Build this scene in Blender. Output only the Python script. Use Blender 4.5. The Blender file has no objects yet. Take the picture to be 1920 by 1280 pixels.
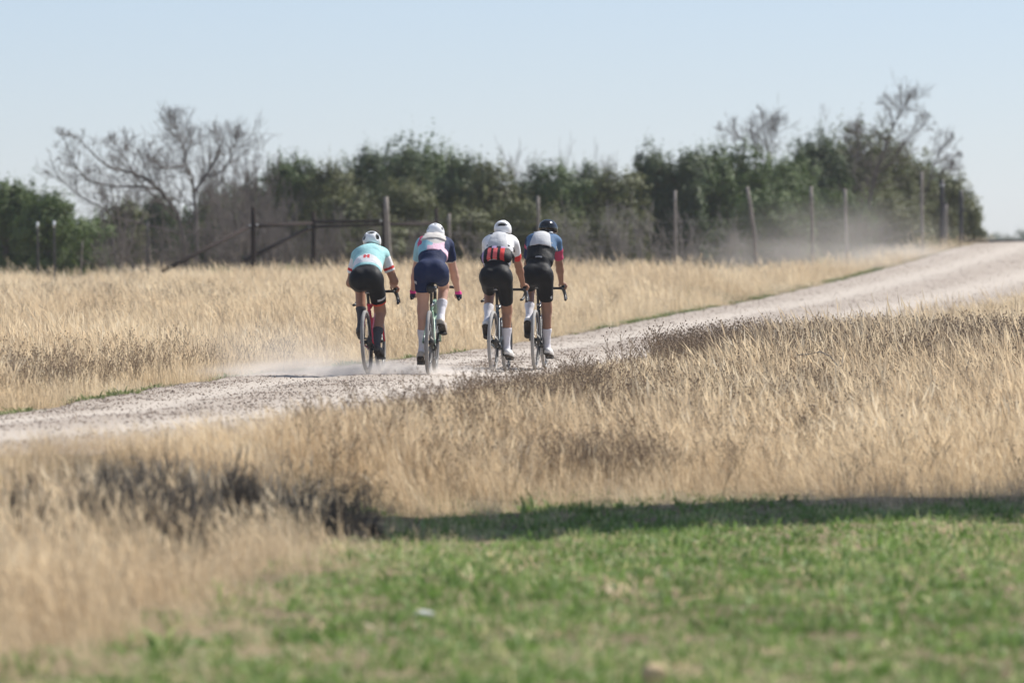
import bpy, bmesh, math, random
import numpy as np
from mathutils import Vector, Matrix, Euler

R = math.radians
scene = bpy.context.scene
col = scene.collection
rng = np.random.default_rng(7)
random.seed(7)

# ------------------------------------------------------------------ camera, sky, sun
F = 10667.0            # focal length in pixels of the 1920 px wide photograph (200 mm on full frame)
HAZE = 0.0002         # density of the thin haze
EYE = 1.17             # camera height above the road where the riders are
cd = bpy.data.cameras.new('camera'); cam = bpy.data.objects.new('camera', cd); col.objects.link(cam)
cd.lens = 200; cd.sensor_width = 36; cd.sensor_fit = 'HORIZONTAL'
cd.clip_start = 0.5; cd.clip_end = 6000
cam.location = (0, 0, EYE)
cam.rotation_euler = (R(90) - math.atan(140 / F), 0, 0)
cd.dof.use_dof = True; cd.dof.focus_distance = 63.0; cd.dof.aperture_fstop = 2.7
scene.camera = cam

SUN_EL, SUN_AZ = R(48), R(32)      # azimuth: from +X (right) towards +Y (away from the camera)
sdir = Vector((math.cos(SUN_EL) * math.cos(SUN_AZ), math.cos(SUN_EL) * math.sin(SUN_AZ), math.sin(SUN_EL)))
w = bpy.data.worlds.new('World'); scene.world = w; w.use_nodes = True
nt = w.node_tree; nt.nodes.clear()
wo = nt.nodes.new('ShaderNodeOutputWorld'); bg = nt.nodes.new('ShaderNodeBackground')
sky = nt.nodes.new('ShaderNodeTexSky'); sky.sky_type = 'NISHITA'; sky.sun_disc = False
sky.sun_elevation = SUN_EL; sky.sun_rotation = R(90) - SUN_AZ
sky.air_density = 0.75; sky.dust_density = 0.35; sky.ozone_density = 6.0; sky.altitude = 0
bg.inputs['Strength'].default_value = 0.092
tn = nt.nodes.new('ShaderNodeMix'); tn.data_type = 'RGBA'; tn.blend_type = 'MULTIPLY'; tn.inputs[0].default_value = 1.0; tn.inputs[7].default_value = (1.10, .97, .95, 1)
nt.links.new(sky.outputs['Color'], tn.inputs[6]); hzmix = nt.nodes.new('ShaderNodeMix'); hzmix.data_type = 'RGBA'; hzmix.inputs[0].default_value = 0.28; hzmix.inputs[7].default_value = (4.9, 5.75, 6.7, 1)   # an evenly milky sky
nt.links.new(tn.outputs[2], hzmix.inputs[6]); nt.links.new(hzmix.outputs[2], bg.inputs['Color']); nt.links.new(bg.outputs[0], wo.inputs['Surface'])
sl = bpy.data.lights.new('sun', 'SUN'); sl.energy = 5.0; sl.angle = R(0.53); sl.color = (1.0, 0.95, 0.87)
sun = bpy.data.objects.new('sun', sl); col.objects.link(sun); sun.location = (40, 40, 60)
sun.rotation_euler = sdir.to_track_quat('Z', 'Y').to_euler()
scene.view_settings.view_transform = 'Standard'; scene.view_settings.look = 'None'
scene.view_settings.exposure = 0.48; scene.view_settings.gamma = 1.0
scene.view_settings.use_curve_mapping = False
scene.render.engine = 'CYCLES'
scene.cycles.use_denoising = True
scene.cycles.max_bounces = 8; scene.cycles.volume_bounces = 1
scene.cycles.transparent_max_bounces = 16

# ------------------------------------------------------------------ helpers
def tag(o, label=None, cat=None, group=None, kind=None):
    if label: o['label'] = label
    if cat: o['category'] = cat
    if group: o['group'] = group
    if kind: o['kind'] = kind
    return o

def empty(name, loc, rz=0.0):
    o = bpy.data.objects.new(name, None); col.objects.link(o)
    o.empty_display_size = 0.1; o.location = loc; o.rotation_euler = (0, 0, rz)
    return o

def np_mesh(name, v, quads=None, tris=None, smooth=False):
    me = bpy.data.meshes.new(name)
    v = np.asarray(v, np.float32)
    me.vertices.add(len(v)); me.vertices.foreach_set('co', v.ravel())
    q = np.zeros((0, 4), np.int32) if quads is None else np.asarray(quads, np.int32)
    t = np.zeros((0, 3), np.int32) if tris is None else np.asarray(tris, np.int32)
    loops = np.concatenate([q.ravel(), t.ravel()])
    starts = np.concatenate([np.arange(len(q)) * 4, len(q) * 4 + np.arange(len(t)) * 3])
    me.loops.add(len(loops)); me.loops.foreach_set('vertex_index', loops)
    me.polygons.add(len(starts)); me.polygons.foreach_set('loop_start', starts.astype(np.int32))
    if smooth: me.polygons.foreach_set('use_smooth', np.ones(len(starts), bool))
    me.update(calc_edges=True); me.validate()
    return me

def link(name, me, mats, parent=None):
    o = bpy.data.objects.new(name, me); col.objects.link(o)
    for m in (mats if isinstance(mats, (list, tuple)) else [mats]):
        me.materials.append(m)
    if parent is not None: o.parent = parent
    return o

def fattr(me, name, arr, domain='POINT', typ='FLOAT'):
    a = me.attributes.new(name, typ, domain)
    a.data.foreach_set('vector' if typ == 'FLOAT_VECTOR' else 'value', np.asarray(arr).ravel())

class MB:
    """collects shapes for one mesh"""
    def __init__(s): s.v = []; s.q = []; s.t = []; s.n = 0
    def add(s, v, q=None, t=None):
        v = np.asarray(v, float)
        if q is not None and len(q): s.q.append(np.asarray(q) + s.n)
        if t is not None and len(t): s.t.append(np.asarray(t) + s.n)
        s.v.append(v); s.n += len(v); return s
    def tube(s, pts, rad, sides=8, closed=False, cap=True, flat=1.0):
        pts = np.asarray(pts, float); n = len(pts)
        rad = np.full(n, rad, float) if np.isscalar(rad) else np.asarray(rad, float)
        d = np.zeros_like(pts)
        if closed: d = np.roll(pts, -1, 0) - np.roll(pts, 1, 0)
        else:
            d[1:-1] = pts[2:] - pts[:-2]; d[0] = pts[1] - pts[0]; d[-1] = pts[-1] - pts[-2]
        d /= np.linalg.norm(d, axis=1)[:, None] + 1e-12
        ref = np.array([1.0, 0, 0]) if abs(d[:, 0]).mean() < 0.8 else np.array([0, 0, 1.0])
        a = np.cross(d, ref); a /= np.linalg.norm(a, axis=1)[:, None] + 1e-12
        b = np.cross(d, a)
        th = np.arange(sides) / sides * 2 * math.pi
        ring = pts[:, None] + rad[:, None, None] * (a[:, None] * np.cos(th)[None, :, None] * flat + b[:, None] * np.sin(th)[None, :, None])
        v = ring.reshape(-1, 3); q = []
        m = n if closed else n - 1
        for i in range(m):
            j = (i + 1) % n
            for k in range(sides):
                k2 = (k + 1) % sides
                q.append((i * sides + k, i * sides + k2, j * sides + k2, j * sides + k))
        t = []
        if cap and not closed:
            v = np.vstack([v, pts[0], pts[-1]]); c0, c1 = len(v) - 2, len(v) - 1
            for k in range(sides):
                k2 = (k + 1) % sides
                t.append((c0, k2, k)); t.append((c1, (n - 1) * sides + k, (n - 1) * sides + k2))
        return s.add(v, q, t)
    def ring(s, c, axis_r, rad, minor, n=48, sides=8, wide=1.0):
        """torus in the plane x = c.x (wheel)"""
        th = np.arange(n) / n * 2 * math.pi
        ph = np.arange(sides) / sides * 2 * math.pi
        rr = rad + minor * np.cos(ph)[None, :]
        y = rr * np.cos(th)[:, None]; z = rr * np.sin(th)[:, None]
        x = np.repeat((minor * wide * np.sin(ph))[None, :], n, 0)
        v = np.stack([x, y, z], -1).reshape(-1, 3) + np.asarray(c)
        q = [(i * sides + k, i * sides + (k + 1) % sides, ((i + 1) % n) * sides + (k + 1) % sides, ((i + 1) % n) * sides + k) for i in range(n) for k in range(sides)]
        return s.add(v, q)
    def disc(s, c, r, half, n=20, r2=None):
        """solid disc around the x axis"""
        th = np.arange(n) / n * 2 * math.pi; r2 = r if r2 is None else r2
        A = np.stack([np.full(n, -half), r * np.cos(th), r * np.sin(th)], -1); B = np.stack([np.full(n, half), r2 * np.cos(th), r2 * np.sin(th)], -1)
        v = np.vstack([A, B, [[-half, 0, 0], [half, 0, 0]]]) + np.asarray(c)
        q = [(k, (k + 1) % n, n + (k + 1) % n, n + k) for k in range(n)]
        t = [(2 * n, (k + 1) % n, k) for k in range(n)] + [(2 * n + 1, n + k, n + (k + 1) % n) for k in range(n)]
        return s.add(v, q, t)
    def ball(s, c, r, nu=12, nv=8):
        r = np.asarray([r] * 3 if np.isscalar(r) else r, float)
        th = np.arange(nu) / nu * 2 * math.pi; ph = (np.arange(nv - 1) + 1) / nv * math.pi
        v = np.stack([np.cos(th)[None] * np.sin(ph)[:, None], np.sin(th)[None] * np.sin(ph)[:, None], np.repeat(np.cos(ph)[:, None], nu, 1)], -1).reshape(-1, 3)
        v = np.vstack([v, [[0, 0, 1], [0, 0, -1]]]) * r + np.asarray(c)
        q = [(i * nu + k, (i + 1) * nu + k, (i + 1) * nu + (k + 1) % nu, i * nu + (k + 1) % nu) for i in range(nv - 2) for k in range(nu)]
        t = [((nv - 1) * nu, k, (k + 1) % nu) for k in range(nu)] + [((nv - 1) * nu + 1, (nv - 2) * nu + (k + 1) % nu, (nv - 2) * nu + k) for k in range(nu)]
        return s.add(v, q, t)
    def box(s, c, h, rot=None):
        v = np.array([(x, y, z) for x in (-1, 1) for y in (-1, 1) for z in (-1, 1)], float) * np.asarray(h)
        if rot is not None: v = v @ np.array(Euler(rot).to_matrix()).T
        return s.add(v + np.asarray(c), [(0, 1, 3, 2), (4, 6, 7, 5), (0, 4, 5, 1), (2, 3, 7, 6), (0, 2, 6, 4), (1, 5, 7, 3)])
    def build(s, name, m, parent=None, smooth=True):
        me = np_mesh(name, np.vstack(s.v), np.vstack(s.q) if s.q else None, np.vstack(s.t) if s.t else None, smooth)
        return link(name, me, m, parent)

def seg_tubes(p0, p1, r0, r1, sides=4):
    """many separate tapered twigs at once"""
    p0, p1 = np.asarray(p0), np.asarray(p1); r0, r1 = np.asarray(r0), np.asarray(r1)
    d = p1 - p0; d /= np.linalg.norm(d, axis=1)[:, None] + 1e-9
    ref = np.where(np.abs(d[:, 2:3]) < 0.9, [[0, 0, 1.0]], [[1.0, 0, 0]])
    a = np.cross(d, ref); a /= np.linalg.norm(a, axis=1)[:, None] + 1e-9; b = np.cross(d, a)
    th = np.arange(sides) / sides * 2 * math.pi
    off = a[:, None] * np.cos(th)[None, :, None] + b[:, None] * np.sin(th)[None, :, None]
    v = np.concatenate([p0[:, None] + off * r0[:, None, None], p1[:, None] + off * r1[:, None, None]], 1)
    base = np.arange(len(p0))[:, None] * 2 * sides
    q = np.stack([np.stack([base[:, 0] + k, base[:, 0] + (k + 1) % sides, base[:, 0] + sides + (k + 1) % sides, base[:, 0] + sides + k], -1) for k in range(sides)], 1)
    return v.reshape(-1, 3), q.reshape(-1, 4)

# ---- materials
def mat(name, c, rough=0.7, var=0.0, vscale=20.0, c2=None, bump=0.0, bscale=60.0, metal=0.0, spec=0.5, sheen=0.0):
    m = bpy.data.materials.new(name); m.use_nodes = True; n = m.node_tree; b = n.nodes['Principled BSDF']
    b.inputs['Roughness'].default_value = rough; b.inputs['Metallic'].default_value = metal
    b.inputs['Specular IOR Level'].default_value = spec
    if sheen: b.inputs['Sheen Weight'].default_value = sheen
    b.inputs['Base Color'].default_value = (*c, 1)
    if var or c2:
        tc = n.nodes.new('ShaderNodeTexCoord'); no = n.nodes.new('ShaderNodeTexNoise'); mx = n.nodes.new('ShaderNodeMix'); mx.data_type = 'RGBA'
        no.inputs['Scale'].default_value = vscale; no.inputs['Detail'].default_value = 5
        n.links.new(tc.outputs['Object'], no.inputs['Vector'])
        rp = n.nodes.new('ShaderNodeMapRange'); rp.inputs[1].default_value = 0.3; rp.inputs[2].default_value = 0.7
        n.links.new(no.outputs['Fac'], rp.inputs[0]); n.links.new(rp.outputs[0], mx.inputs[0])
        c2 = c2 or tuple(x * (1 - var) for x in c)
        mx.inputs[6].default_value = (*c, 1); mx.inputs[7].default_value = (*c2, 1)
        n.links.new(mx.outputs[2], b.inputs['Base Color'])
    if bump:
        tc = n.nodes.new('ShaderNodeTexCoord'); no = n.nodes.new('ShaderNodeTexNoise'); bp = n.nodes.new('ShaderNodeBump')
        no.inputs['Scale'].default_value = bscale; no.inputs['Detail'].default_value = 4
        n.links.new(tc.outputs['Object'], no.inputs['Vector']); n.links.new(no.outputs['Fac'], bp.inputs['Height'])
        bp.inputs['Strength'].default_value = bump; bp.inputs['Distance'].default_value = 0.02
        n.links.new(bp.outputs[0], b.inputs['Normal'])
    return m

def leaf_mat(name, stops, trans=0.35, rough=0.6, noise=0.0, spec=0.3):
    """colour from the blade's own 'tint' and the clump's 'itint' (or, for trees, noise); diffuse plus translucency"""
    m = bpy.data.materials.new(name); m.use_nodes = True; n = m.node_tree; b = n.nodes['Principled BSDF']; out = n.nodes['Material Output']
    a = n.nodes.new('ShaderNodeAttribute'); a.attribute_name = 'tint'
    if noise:
        i = n.nodes.new('ShaderNodeTexNoise'); i.inputs['Scale'].default_value = noise; i.inputs['Detail'].default_value = 2
        tc = n.nodes.new('ShaderNodeTexCoord'); n.links.new(tc.outputs['Object'], i.inputs['Vector']); fo = i.outputs['Fac']
    else:
        i = n.nodes.new('ShaderNodeAttribute'); i.attribute_type = 'INSTANCER'; i.attribute_name = 'itint'; fo = i.outputs['Fac']
    ad = n.nodes.new('ShaderNodeMath'); ad.operation = 'MULTIPLY_ADD'; ad.inputs[1].default_value = 0.55
    s2 = n.nodes.new('ShaderNodeMath'); s2.operation = 'MULTIPLY'; s2.inputs[1].default_value = 0.50
    n.links.new(fo, s2.inputs[0]); n.links.new(a.outputs['Fac'], ad.inputs[0]); n.links.new(s2.outputs[0], ad.inputs[2])
    cr = n.nodes.new('ShaderNodeValToRGB'); n.links.new(ad.outputs[0], cr.inputs[0])
    el = cr.color_ramp.elements
    while len(el) < len(stops): el.new(0.5)
    for e, (p, c) in zip(el, stops): e.position = p; e.color = (*c, 1)
    n.links.new(cr.outputs[0], b.inputs['Base Color']); b.inputs['Roughness'].default_value = rough; b.inputs['Specular IOR Level'].default_value = spec
    tr = n.nodes.new('ShaderNodeBsdfTranslucent'); n.links.new(cr.outputs[0], tr.inputs['Color'])
    mx = n.nodes.new('ShaderNodeMixShader'); mx.inputs[0].default_value = trans
    n.links.new(b.outputs[0], mx.inputs[1]); n.links.new(tr.outputs[0], mx.inputs[2]); n.links.new(mx.outputs[0], out.inputs['Surface'])
    return m

# ------------------------------------------------------------------ terrain
ry = np.array([-60, 20, 30, 36, 38, 40, 45.4, 55, 61.8, 65.7, 69.3, 79, 92, 108, 121, 138, 155, 168, 180, 220, 400, 3000.])
xl = np.array([-70, -24, -15, -10, -8.2, -6.6, -4.15, -3.66, -3.13, -2.46, -1.95, -.81, .86, 3.04, 5, 7.8, 10.75, 13.2, 15.7, 25, 70, 700.])
ry2 = np.array([-60, 20, 30, 36, 38, 41.6, 44, 48, 54, 58, 62, 70, 79, 92, 108, 121, 138, 155, 168, 180, 220, 400, 3000.])
xr = np.array([-64, -18, -9.5, -4.6, -3.4, -1.9, -1.25, -.75, -.2, .2, .75, 1.8, 3.2, 5.2, 8.0, 10.5, 13.8, 17.2, 20, 22.6, 32, 77, 707.])
zy = np.array([-60, 20, 45, 79, 92, 108, 121, 138, 155, 168, 174, 182, 200, 260, 400, 3000.])
zz = np.array([-.3, -.12, -.045, -.03, .05, .26, .43, .81, 1.29, 1.78, 1.92, 1.92, 1.6, .6, -.4, -2.0])
gy = np.array([-60, 24, 38, 42, 50, 56, 62, 68, 80, 100, 121, 155, 168, 180, 260, 400, 3000.])
gz = np.array([-.64, -.64, -.62, -.58, -.45, -.35, -.19, -.06, -.02, .12, .33, 1.15, 1.6, 1.7, .5, -.5, -2.2])
ly = np.array([-60, 20, 45, 60, 80, 100, 115, 130, 145, 170, 200, 400, 3000.])
lz = np.array([-.3, -.12, -.04, -.02, .06, .24, .38, .48, .55, .65, .7, -.2, -2.2])
def sm(t): t = np.clip(t, 0, 1); return t * t * (3 - 2 * t)
def smooth_interp(y, Y, Z):
    return (np.interp(y - 2.2, Y, Z) + 2 * np.interp(y, Y, Z) + np.interp(y + 2.2, Y, Z)) / 4
def XL(y): return smooth_interp(y, ry, xl)
def XR(y): return smooth_interp(y, ry2, xr)
def ZR(y): return smooth_interp(y, zy, zz)
def wob(x, y): return 0.5 * np.sin(x * .9 + 1.3 * np.sin(y * .31)) + 0.5 * np.sin(y * .57 + x * .4 + 2)
def height(x, y, road_drop=0.06):
    x = np.asarray(x, float); y = np.asarray(y, float)
    L, Rr, Z = XL(y), XR(y), ZR(y)
    u = x - Rr; v = L - x
    zr = Z * (1 - sm(u / 1.7)) + smooth_interp(y, gy, gz) * sm(u / 1.7) - .05 * sm(u / .3) * (1 - sm((u - .3) / 1.2)) + .03 * wob(x, y) * sm(u / 1.5)
    f = sm(v / 4.0)
    zl = Z * (1 - f) + smooth_interp(y, ly, lz) * f - .07 * sm(v / .4) * (1 - sm((v - .5) / 1.5)) + .05 * wob(x + 3, y * .7) * sm(v / 2)
    zl = zl + .38 * np.exp(-((y - 126) / 11) ** 2) * sm(v / 2.5) * (1 - sm((v - 5) / 9))
    return np.where(u > 0, zr, np.where(v > 0, zl, Z - road_drop * sm(np.minimum(-u, -v) / .35)))
def pix(px, py, D):
    """a point of the place from where it shows in the photograph and how far away it stands"""
    return Vector(((px - 960) / F * D, D, EYE - (py - 500) / F * D))
def gx(px, D): return (px - 960) / F * D

m_ground = bpy.data.materials.new('dry_soil'); m_ground.use_nodes = True
n = m_ground.node_tree; b = n.nodes['Principled BSDF']; b.inputs['Roughness'].default_value = .95; b.inputs['Specular IOR Level'].default_value = .1
tc = n.nodes.new('ShaderNodeTexCoord'); n1 = n.nodes.new('ShaderNodeTexNoise'); n1.inputs['Scale'].default_value = .6; n1.inputs['Detail'].default_value = 8
cr = n.nodes.new('ShaderNodeValToRGB'); n.links.new(tc.outputs['Object'], n1.inputs['Vector']); n.links.new(n1.outputs['Fac'], cr.inputs[0])
cr.color_ramp.elements[0].position = .35; cr.color_ramp.elements[0].color = (.13, .105, .062, 1); cr.color_ramp.elements[1].position = .65; cr.color_ramp.elements[1].color = (.22, .18, .11, 1)
n.links.new(cr.outputs[0], b.inputs['Base Color'])

ys = np.concatenate([np.linspace(-60, 18, 14), np.arange(20, 190, .8), np.geomspace(191, 1250, 34)])
xs = np.concatenate([-np.geomspace(900, 17, 24), np.arange(-16, 26, .7), np.geomspace(27, 900, 24)])
GX, GY = np.meshgrid(xs, ys)
GZ = height(GX, GY)
nx, ny = len(xs), len(ys)
idx = np.arange(nx * ny).reshape(ny, nx)
q = np.stack([idx[:-1, :-1], idx[:-1, 1:], idx[1:, 1:], idx[1:, :-1]], -1).reshape(-1, 4)
ground = link('ground', np_mesh('ground', np.stack([GX, GY, GZ], -1).reshape(-1, 3), q, None, True), m_ground)
tag(ground, 'dry earth under the grass running out to the horizon', 'ground', kind='structure')

# road sheet: crowned, with two paler wheel tracks, stones proud of it
m_road = bpy.data.materials.new('pale_gravel'); m_road.use_nodes = True
n = m_road.node_tree; b = n.nodes['Principled BSDF']; b.inputs['Roughness'].default_value = .95; b.inputs['Specular IOR Level'].default_value = .15
tc = n.nodes.new('ShaderNodeTexCoord')
na = n.nodes.new('ShaderNodeTexNoise'); na.inputs['Scale'].default_value = 1.1; na.inputs['Detail'].default_value = 6
nb = n.nodes.new('ShaderNodeTexVoronoi'); nb.inputs['Scale'].default_value = 38
for k in (na, nb): n.links.new(tc.outputs['Object'], k.inputs['Vector'])
at = n.nodes.new('ShaderNodeAttribute'); at.attribute_name = 'track'
c1 = n.nodes.new('ShaderNodeValToRGB'); n.links.new(nb.outputs['Color'], c1.inputs[0])
e = c1.color_ramp.elements; e[0].position = .1; e[0].color = (.29, .24, .20, 1); e[1].position = .9; e[1].color = (.375, .325, .28, 1)
mx = n.nodes.new('ShaderNodeMix'); mx.data_type = 'RGBA'; mx.inputs[7].default_value = (.445, .395, .345, 1)
ms = n.nodes.new('ShaderNodeMath'); ms.operation = 'MULTIPLY_ADD'; ms.inputs[1].default_value = .5
n.links.new(na.outputs['Fac'], ms.inputs[0]); n.links.new(at.outputs['Fac'], ms.inputs[2]); ms.use_clamp = True
n.links.new(ms.outputs[0], mx.inputs[0]); n.links.new(c1.outputs[0], mx.inputs[6]); n.links.new(mx.outputs[2], b.inputs['Base Color'])
bp = n.nodes.new('ShaderNodeBump'); bp.inputs['Distance'].default_value = .015; bp.inputs['Strength'].default_value = .45
n.links.new(nb.outputs['Distance'], bp.inputs['Height']); n.links.new(bp.outputs[0], b.inputs['Normal'])

def road_z(x, y):
    t = np.clip((x - XL(y)) / (XR(y) - XL(y)), 0, 1)
    return ZR(y) + .035 * (4 * t * (1 - t)) - .045 * (np.exp(-((t - .28) / .08) ** 2) + np.exp(-((t - .72) / .08) ** 2)) * .5 + .012 * np.sin(y * 1.7 + 3 * t) * np.sin(y * .6)
rys = np.concatenate([np.arange(16, 190, .3), np.arange(190, 420, 5.)])
tt = np.linspace(0, 1, 41)
L_, R_ = XL(rys) - .06, XR(rys) + .06
RX = L_[:, None] + (R_ - L_)[:, None] * tt[None]
RY = np.repeat(rys[:, None], 41, 1)
RZ = road_z(RX, RY) + .004
RZ += rng.normal(0, .003, RZ.shape)
RZ[:, 0] -= .08; RZ[:, -1] -= .08
idx = np.arange(RX.size).reshape(RX.shape)
q = np.stack([idx[:-1, :-1], idx[:-1, 1:], idx[1:, 1:], idx[1:, :-1]], -1).reshape(-1, 4)
rme = np_mesh('gravel_road', np.stack([RX, RY, RZ], -1).reshape(-1, 3), q, None, True)
tr = np.exp(-((tt - .28) / .09) ** 2) + np.exp(-((tt - .70) / .11) ** 2)
fattr(rme, 'track', (np.repeat(tr[None], len(rys), 0) * .8).ravel())
road = tag(link('gravel_road', rme, m_road), 'pale gravel road climbing from the left to the crest on the right', 'road', kind='structure')

# ------------------------------------------------------------------ scattered stuff
def scatter(name, sources, pts, rot, scl, idx, itint, label, cat):
    """one object: instances of the source clumps on points"""
    me = np_mesh(name, pts)
    fattr(me, 'rot', rot, 'POINT', 'FLOAT_VECTOR'); fattr(me, 'scl', scl, 'POINT', 'FLOAT_VECTOR')
    a = me.attributes.new('idx', 'INT', 'POINT'); a.data.foreach_set('value', np.asarray(idx, np.int32))
    fattr(me, 'itint', itint)
    o = bpy.data.objects.new(name, me); col.objects.link(o)
    src = bpy.data.collections.new(name + '_source')
    for k, (sme, sm_) in enumerate(sources):
        sme.materials.append(sm_)
        so = bpy.data.objects.new('%s_clump_%02d' % (name, k), sme); src.objects.link(so)
    ng = bpy.data.node_groups.new(name, 'GeometryNodeTree')
    ng.interface.new_socket('Geometry', in_out='INPUT', socket_type='NodeSocketGeometry'); ng.interface.new_socket('Geometry', in_out='OUTPUT', socket_type='NodeSocketGeometry')
    N = ng.nodes.new; gi = N('NodeGroupInput'); go = N('NodeGroupOutput'); ip = N('GeometryNodeInstanceOnPoints'); ci = N('GeometryNodeCollectionInfo')
    ci.inputs['Collection'].default_value = src; ci.inputs['Separate Children'].default_value = True; ci.inputs['Reset Children'].default_value = True
    ip.inputs['Pick Instance'].default_value = True
    def na(nm, ty):
        k = N('GeometryNodeInputNamedAttribute'); k.data_type = ty; k.inputs['Name'].default_value = nm; return k.outputs['Attribute']
    Lk = ng.links.new
    Lk(gi.outputs[0], ip.inputs['Points']); Lk(ci.outputs[0], ip.inputs['Instance']); Lk(na('idx', 'INT'), ip.inputs['Instance Index'])
    e2r = N('FunctionNodeEulerToRotation'); Lk(na('rot', 'FLOAT_VECTOR'), e2r.inputs[0]); Lk(e2r.outputs[0], ip.inputs['Rotation'])
    Lk(na('scl', 'FLOAT_VECTOR'), ip.inputs['Scale']); Lk(ip.outputs[0], go.inputs[0])
    md = o.modifiers.new('scatter', 'NODES'); md.node_group = ng
    return tag(o, label, cat, kind='stuff')

def blades(n, radius, h0, h1, width, lean=(-.35, 0), curl=.35, seed=0, head=0.0, droop=0.0):
    r = np.random.default_rng(seed)
    a = r.uniform(0, 2 * math.pi, n); rr = radius * np.sqrt(r.uniform(0, 1, n))
    base = np.stack([rr * np.cos(a), rr * np.sin(a), np.full(n, -.03)], -1)
    h = r.uniform(h0, h1, n)
    dirv = np.stack([np.cos(a), np.sin(a)], -1) * r.uniform(.0, curl, n)[:, None] + np.asarray(lean)[None] * r.uniform(.3, 1.5, n)[:, None] + r.normal(0, .10, (n, 2))
    wd = (.55 + r.exponential(.45, n)).clip(.5, 2.2) * width
    fa = r.uniform(0, math.pi, n); side = np.stack([np.cos(fa), np.sin(fa) * .6, np.zeros(n)], -1)
    ts = np.array([0, .4, .75, 1.0]); ws = np.array([1.0, .9, .6, .0])
    V = []
    for t, ww in zip(ts, ws):
        c = base.copy(); c[:, :2] += dirv * (h * t ** 1.7)[:, None]; c[:, 2] += h * (t - (droop + .25 * np.linalg.norm(dirv, axis=1)) * t ** 2.5)
        if ww > 0: V += [c - side * (wd * ww / 2)[:, None], c + side * (wd * ww / 2)[:, None]]
        else: V += [c]
    v = np.stack(V, 1)                                  # n,7,3
    base_i = np.arange(n) * 7
    q = np.concatenate([np.stack([base_i + 0, base_i + 1, base_i + 3, base_i + 2], -1), np.stack([base_i + 2, base_i + 3, base_i + 5, base_i + 4], -1)])
    t3 = np.stack([base_i + 4, base_i + 5, base_i + 6], -1)
    tint = np.repeat(r.uniform(0, 1, n), 7)
    v = v.reshape(-1, 3)
    if head > 0:                                        # fluffy seed heads near the tips
        k = np.where(r.uniform(0, 1, n) < head)[0]; m0 = len(v)
        tip = V[-1][k]; low = (V[4][k] + V[5][k]) / 2; mid = (tip + low) / 2
        sd = side[k] * r.uniform(.004, .011, len(k))[:, None]
        hv = np.stack([low, mid - sd, tip + (tip - low) * .25, mid + sd], 1).reshape(-1, 3)
        hi = m0 + np.arange(len(k)) * 4
        q = np.concatenate([q, np.stack([hi, hi + 1, hi + 2, hi + 3], -1)])
        v = np.vstack([v, hv]); tint = np.concatenate([tint, np.repeat(r.uniform(.55, 1, len(k)), 4)])
    me = np_mesh('clump', v, q, t3); fattr(me, 'tint', tint)
    return me

def noise2(x, y, s, seed=0):
    r = np.random.default_rng(seed); o = 0; amp = 1; tot = 0
    for k in range(4):
        a = r.uniform(0, 6.28, 3); f = s * 1.9 ** k
        o = o + amp * (np.sin(x * f + a[0] + 1.7 * np.sin(y * f * .7 + a[1])) * np.sin(y * f * .83 + a[2] + 1.1 * np.sin(x * f * .6))); tot += amp; amp *= .6
    return .5 + .5 * o / tot * 1.6

def region(y0, y1, dens, margin=2.0, fac=1.15):
    """random points over the part of the ground in and around the view"""
    hw = .09 * y1 * fac + margin
    nn = int(dens * (y1 - y0) * 2 * hw)
    y = rng.uniform(y0, y1, nn); x = rng.uniform(-hw, hw, nn)
    k = np.abs(x) < .09 * y * fac + margin
    return x[k], y[k]

tan = [(.0, (.23, .17, .115)), (.3, (.51, .395, .265)), (.55, (.71, .565, .38)), (.8, (.83, .69, .48)), (1.0, (.90, .80, .62))]
m_dry = leaf_mat('dry_grass_blade', tan, .46)
m_greenb = leaf_mat('green_grass_blade', [(.0, (0.081, 0.134, 0.033)), (.35, (0.139, 0.245, 0.052)), (.6, (0.220, 0.334, 0.094)), (.8, (0.370, 0.455, 0.197)), (1.0, (0.696, 0.621, 0.336))], .4, .5, spec=.3)
m_weed = leaf_mat('dry_weed_stem', [(.0, (.11, .075, .052)), (.5, (.25, .18, .12)), (1.0, (.38, .29, .20))], .1)
m_verge = leaf_mat('roadside_green_leaf', [(.0, (.08, .11, .04)), (.5, (.17, .22, .08)), (1.0, (.36, .36, .18))], .3)

# where the dry grass grows: not on the road, not on the green field
def green_zone(x, y):
    """1 on the short green grass: right of a line on the near left and this side of the tall verge"""
    return (x > green_edge(y)) & (y < green_top(x))
def green_edge(y): return np.interp(y, [20, 24, 31, 37.5, 39.5, 41], [-2.4, -1.95, -1.35, -.75, -.9, -1.1]) + .20 * np.sin(y * 2.3) + .12 * np.sin(y * 5.1) + .07 * np.sin(y * 13.)
def green_top(x): return np.interp(x, [-2, 3, 6, 12], [40.3, 41.2, 43.3, 47]) + .45 * np.sin(x * 1.7) + .3 * np.sin(x * 4.3) + .2 * np.sin(x * 11.)

src_near = [(blades(36, .26, .20, .70, .0052, (-.24, -.03), .45, 10 + k, .6), m_dry) for k in range(4)] + [(blades(40, .24, .12, .40, .0055, (-.12, 0), .8, 14 + k, .1), m_dry) for k in range(3)] \
    + [(blades(7, .30, .48, .74, .0050, (-.20, -.03), .28, 17 + k, .9), m_dry) for k in range(2)] + [(blades(26, .28, .30, .62, .0060, (-.75, -.05), .5, 19 + k, .4), m_dry) for k in range(2)]
src_far = [(blades(38, .36, .18, .60, .008, (-.22, -.03), .45, 30 + k, .5), m_dry) for k in range(4)] + [(blades(40, .34, .12, .36, .0085, (-.12, 0), .8, 34 + k, .1), m_dry) for k in range(3)] \
    + [(blades(7, .36, .50, .80, .0085, (-.22, -.03), .25, 37, .9), m_dry)] + [(blades(28, .36, .28, .58, .0095, (-.70, -.05), .5, 38, .4), m_dry)]

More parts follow.
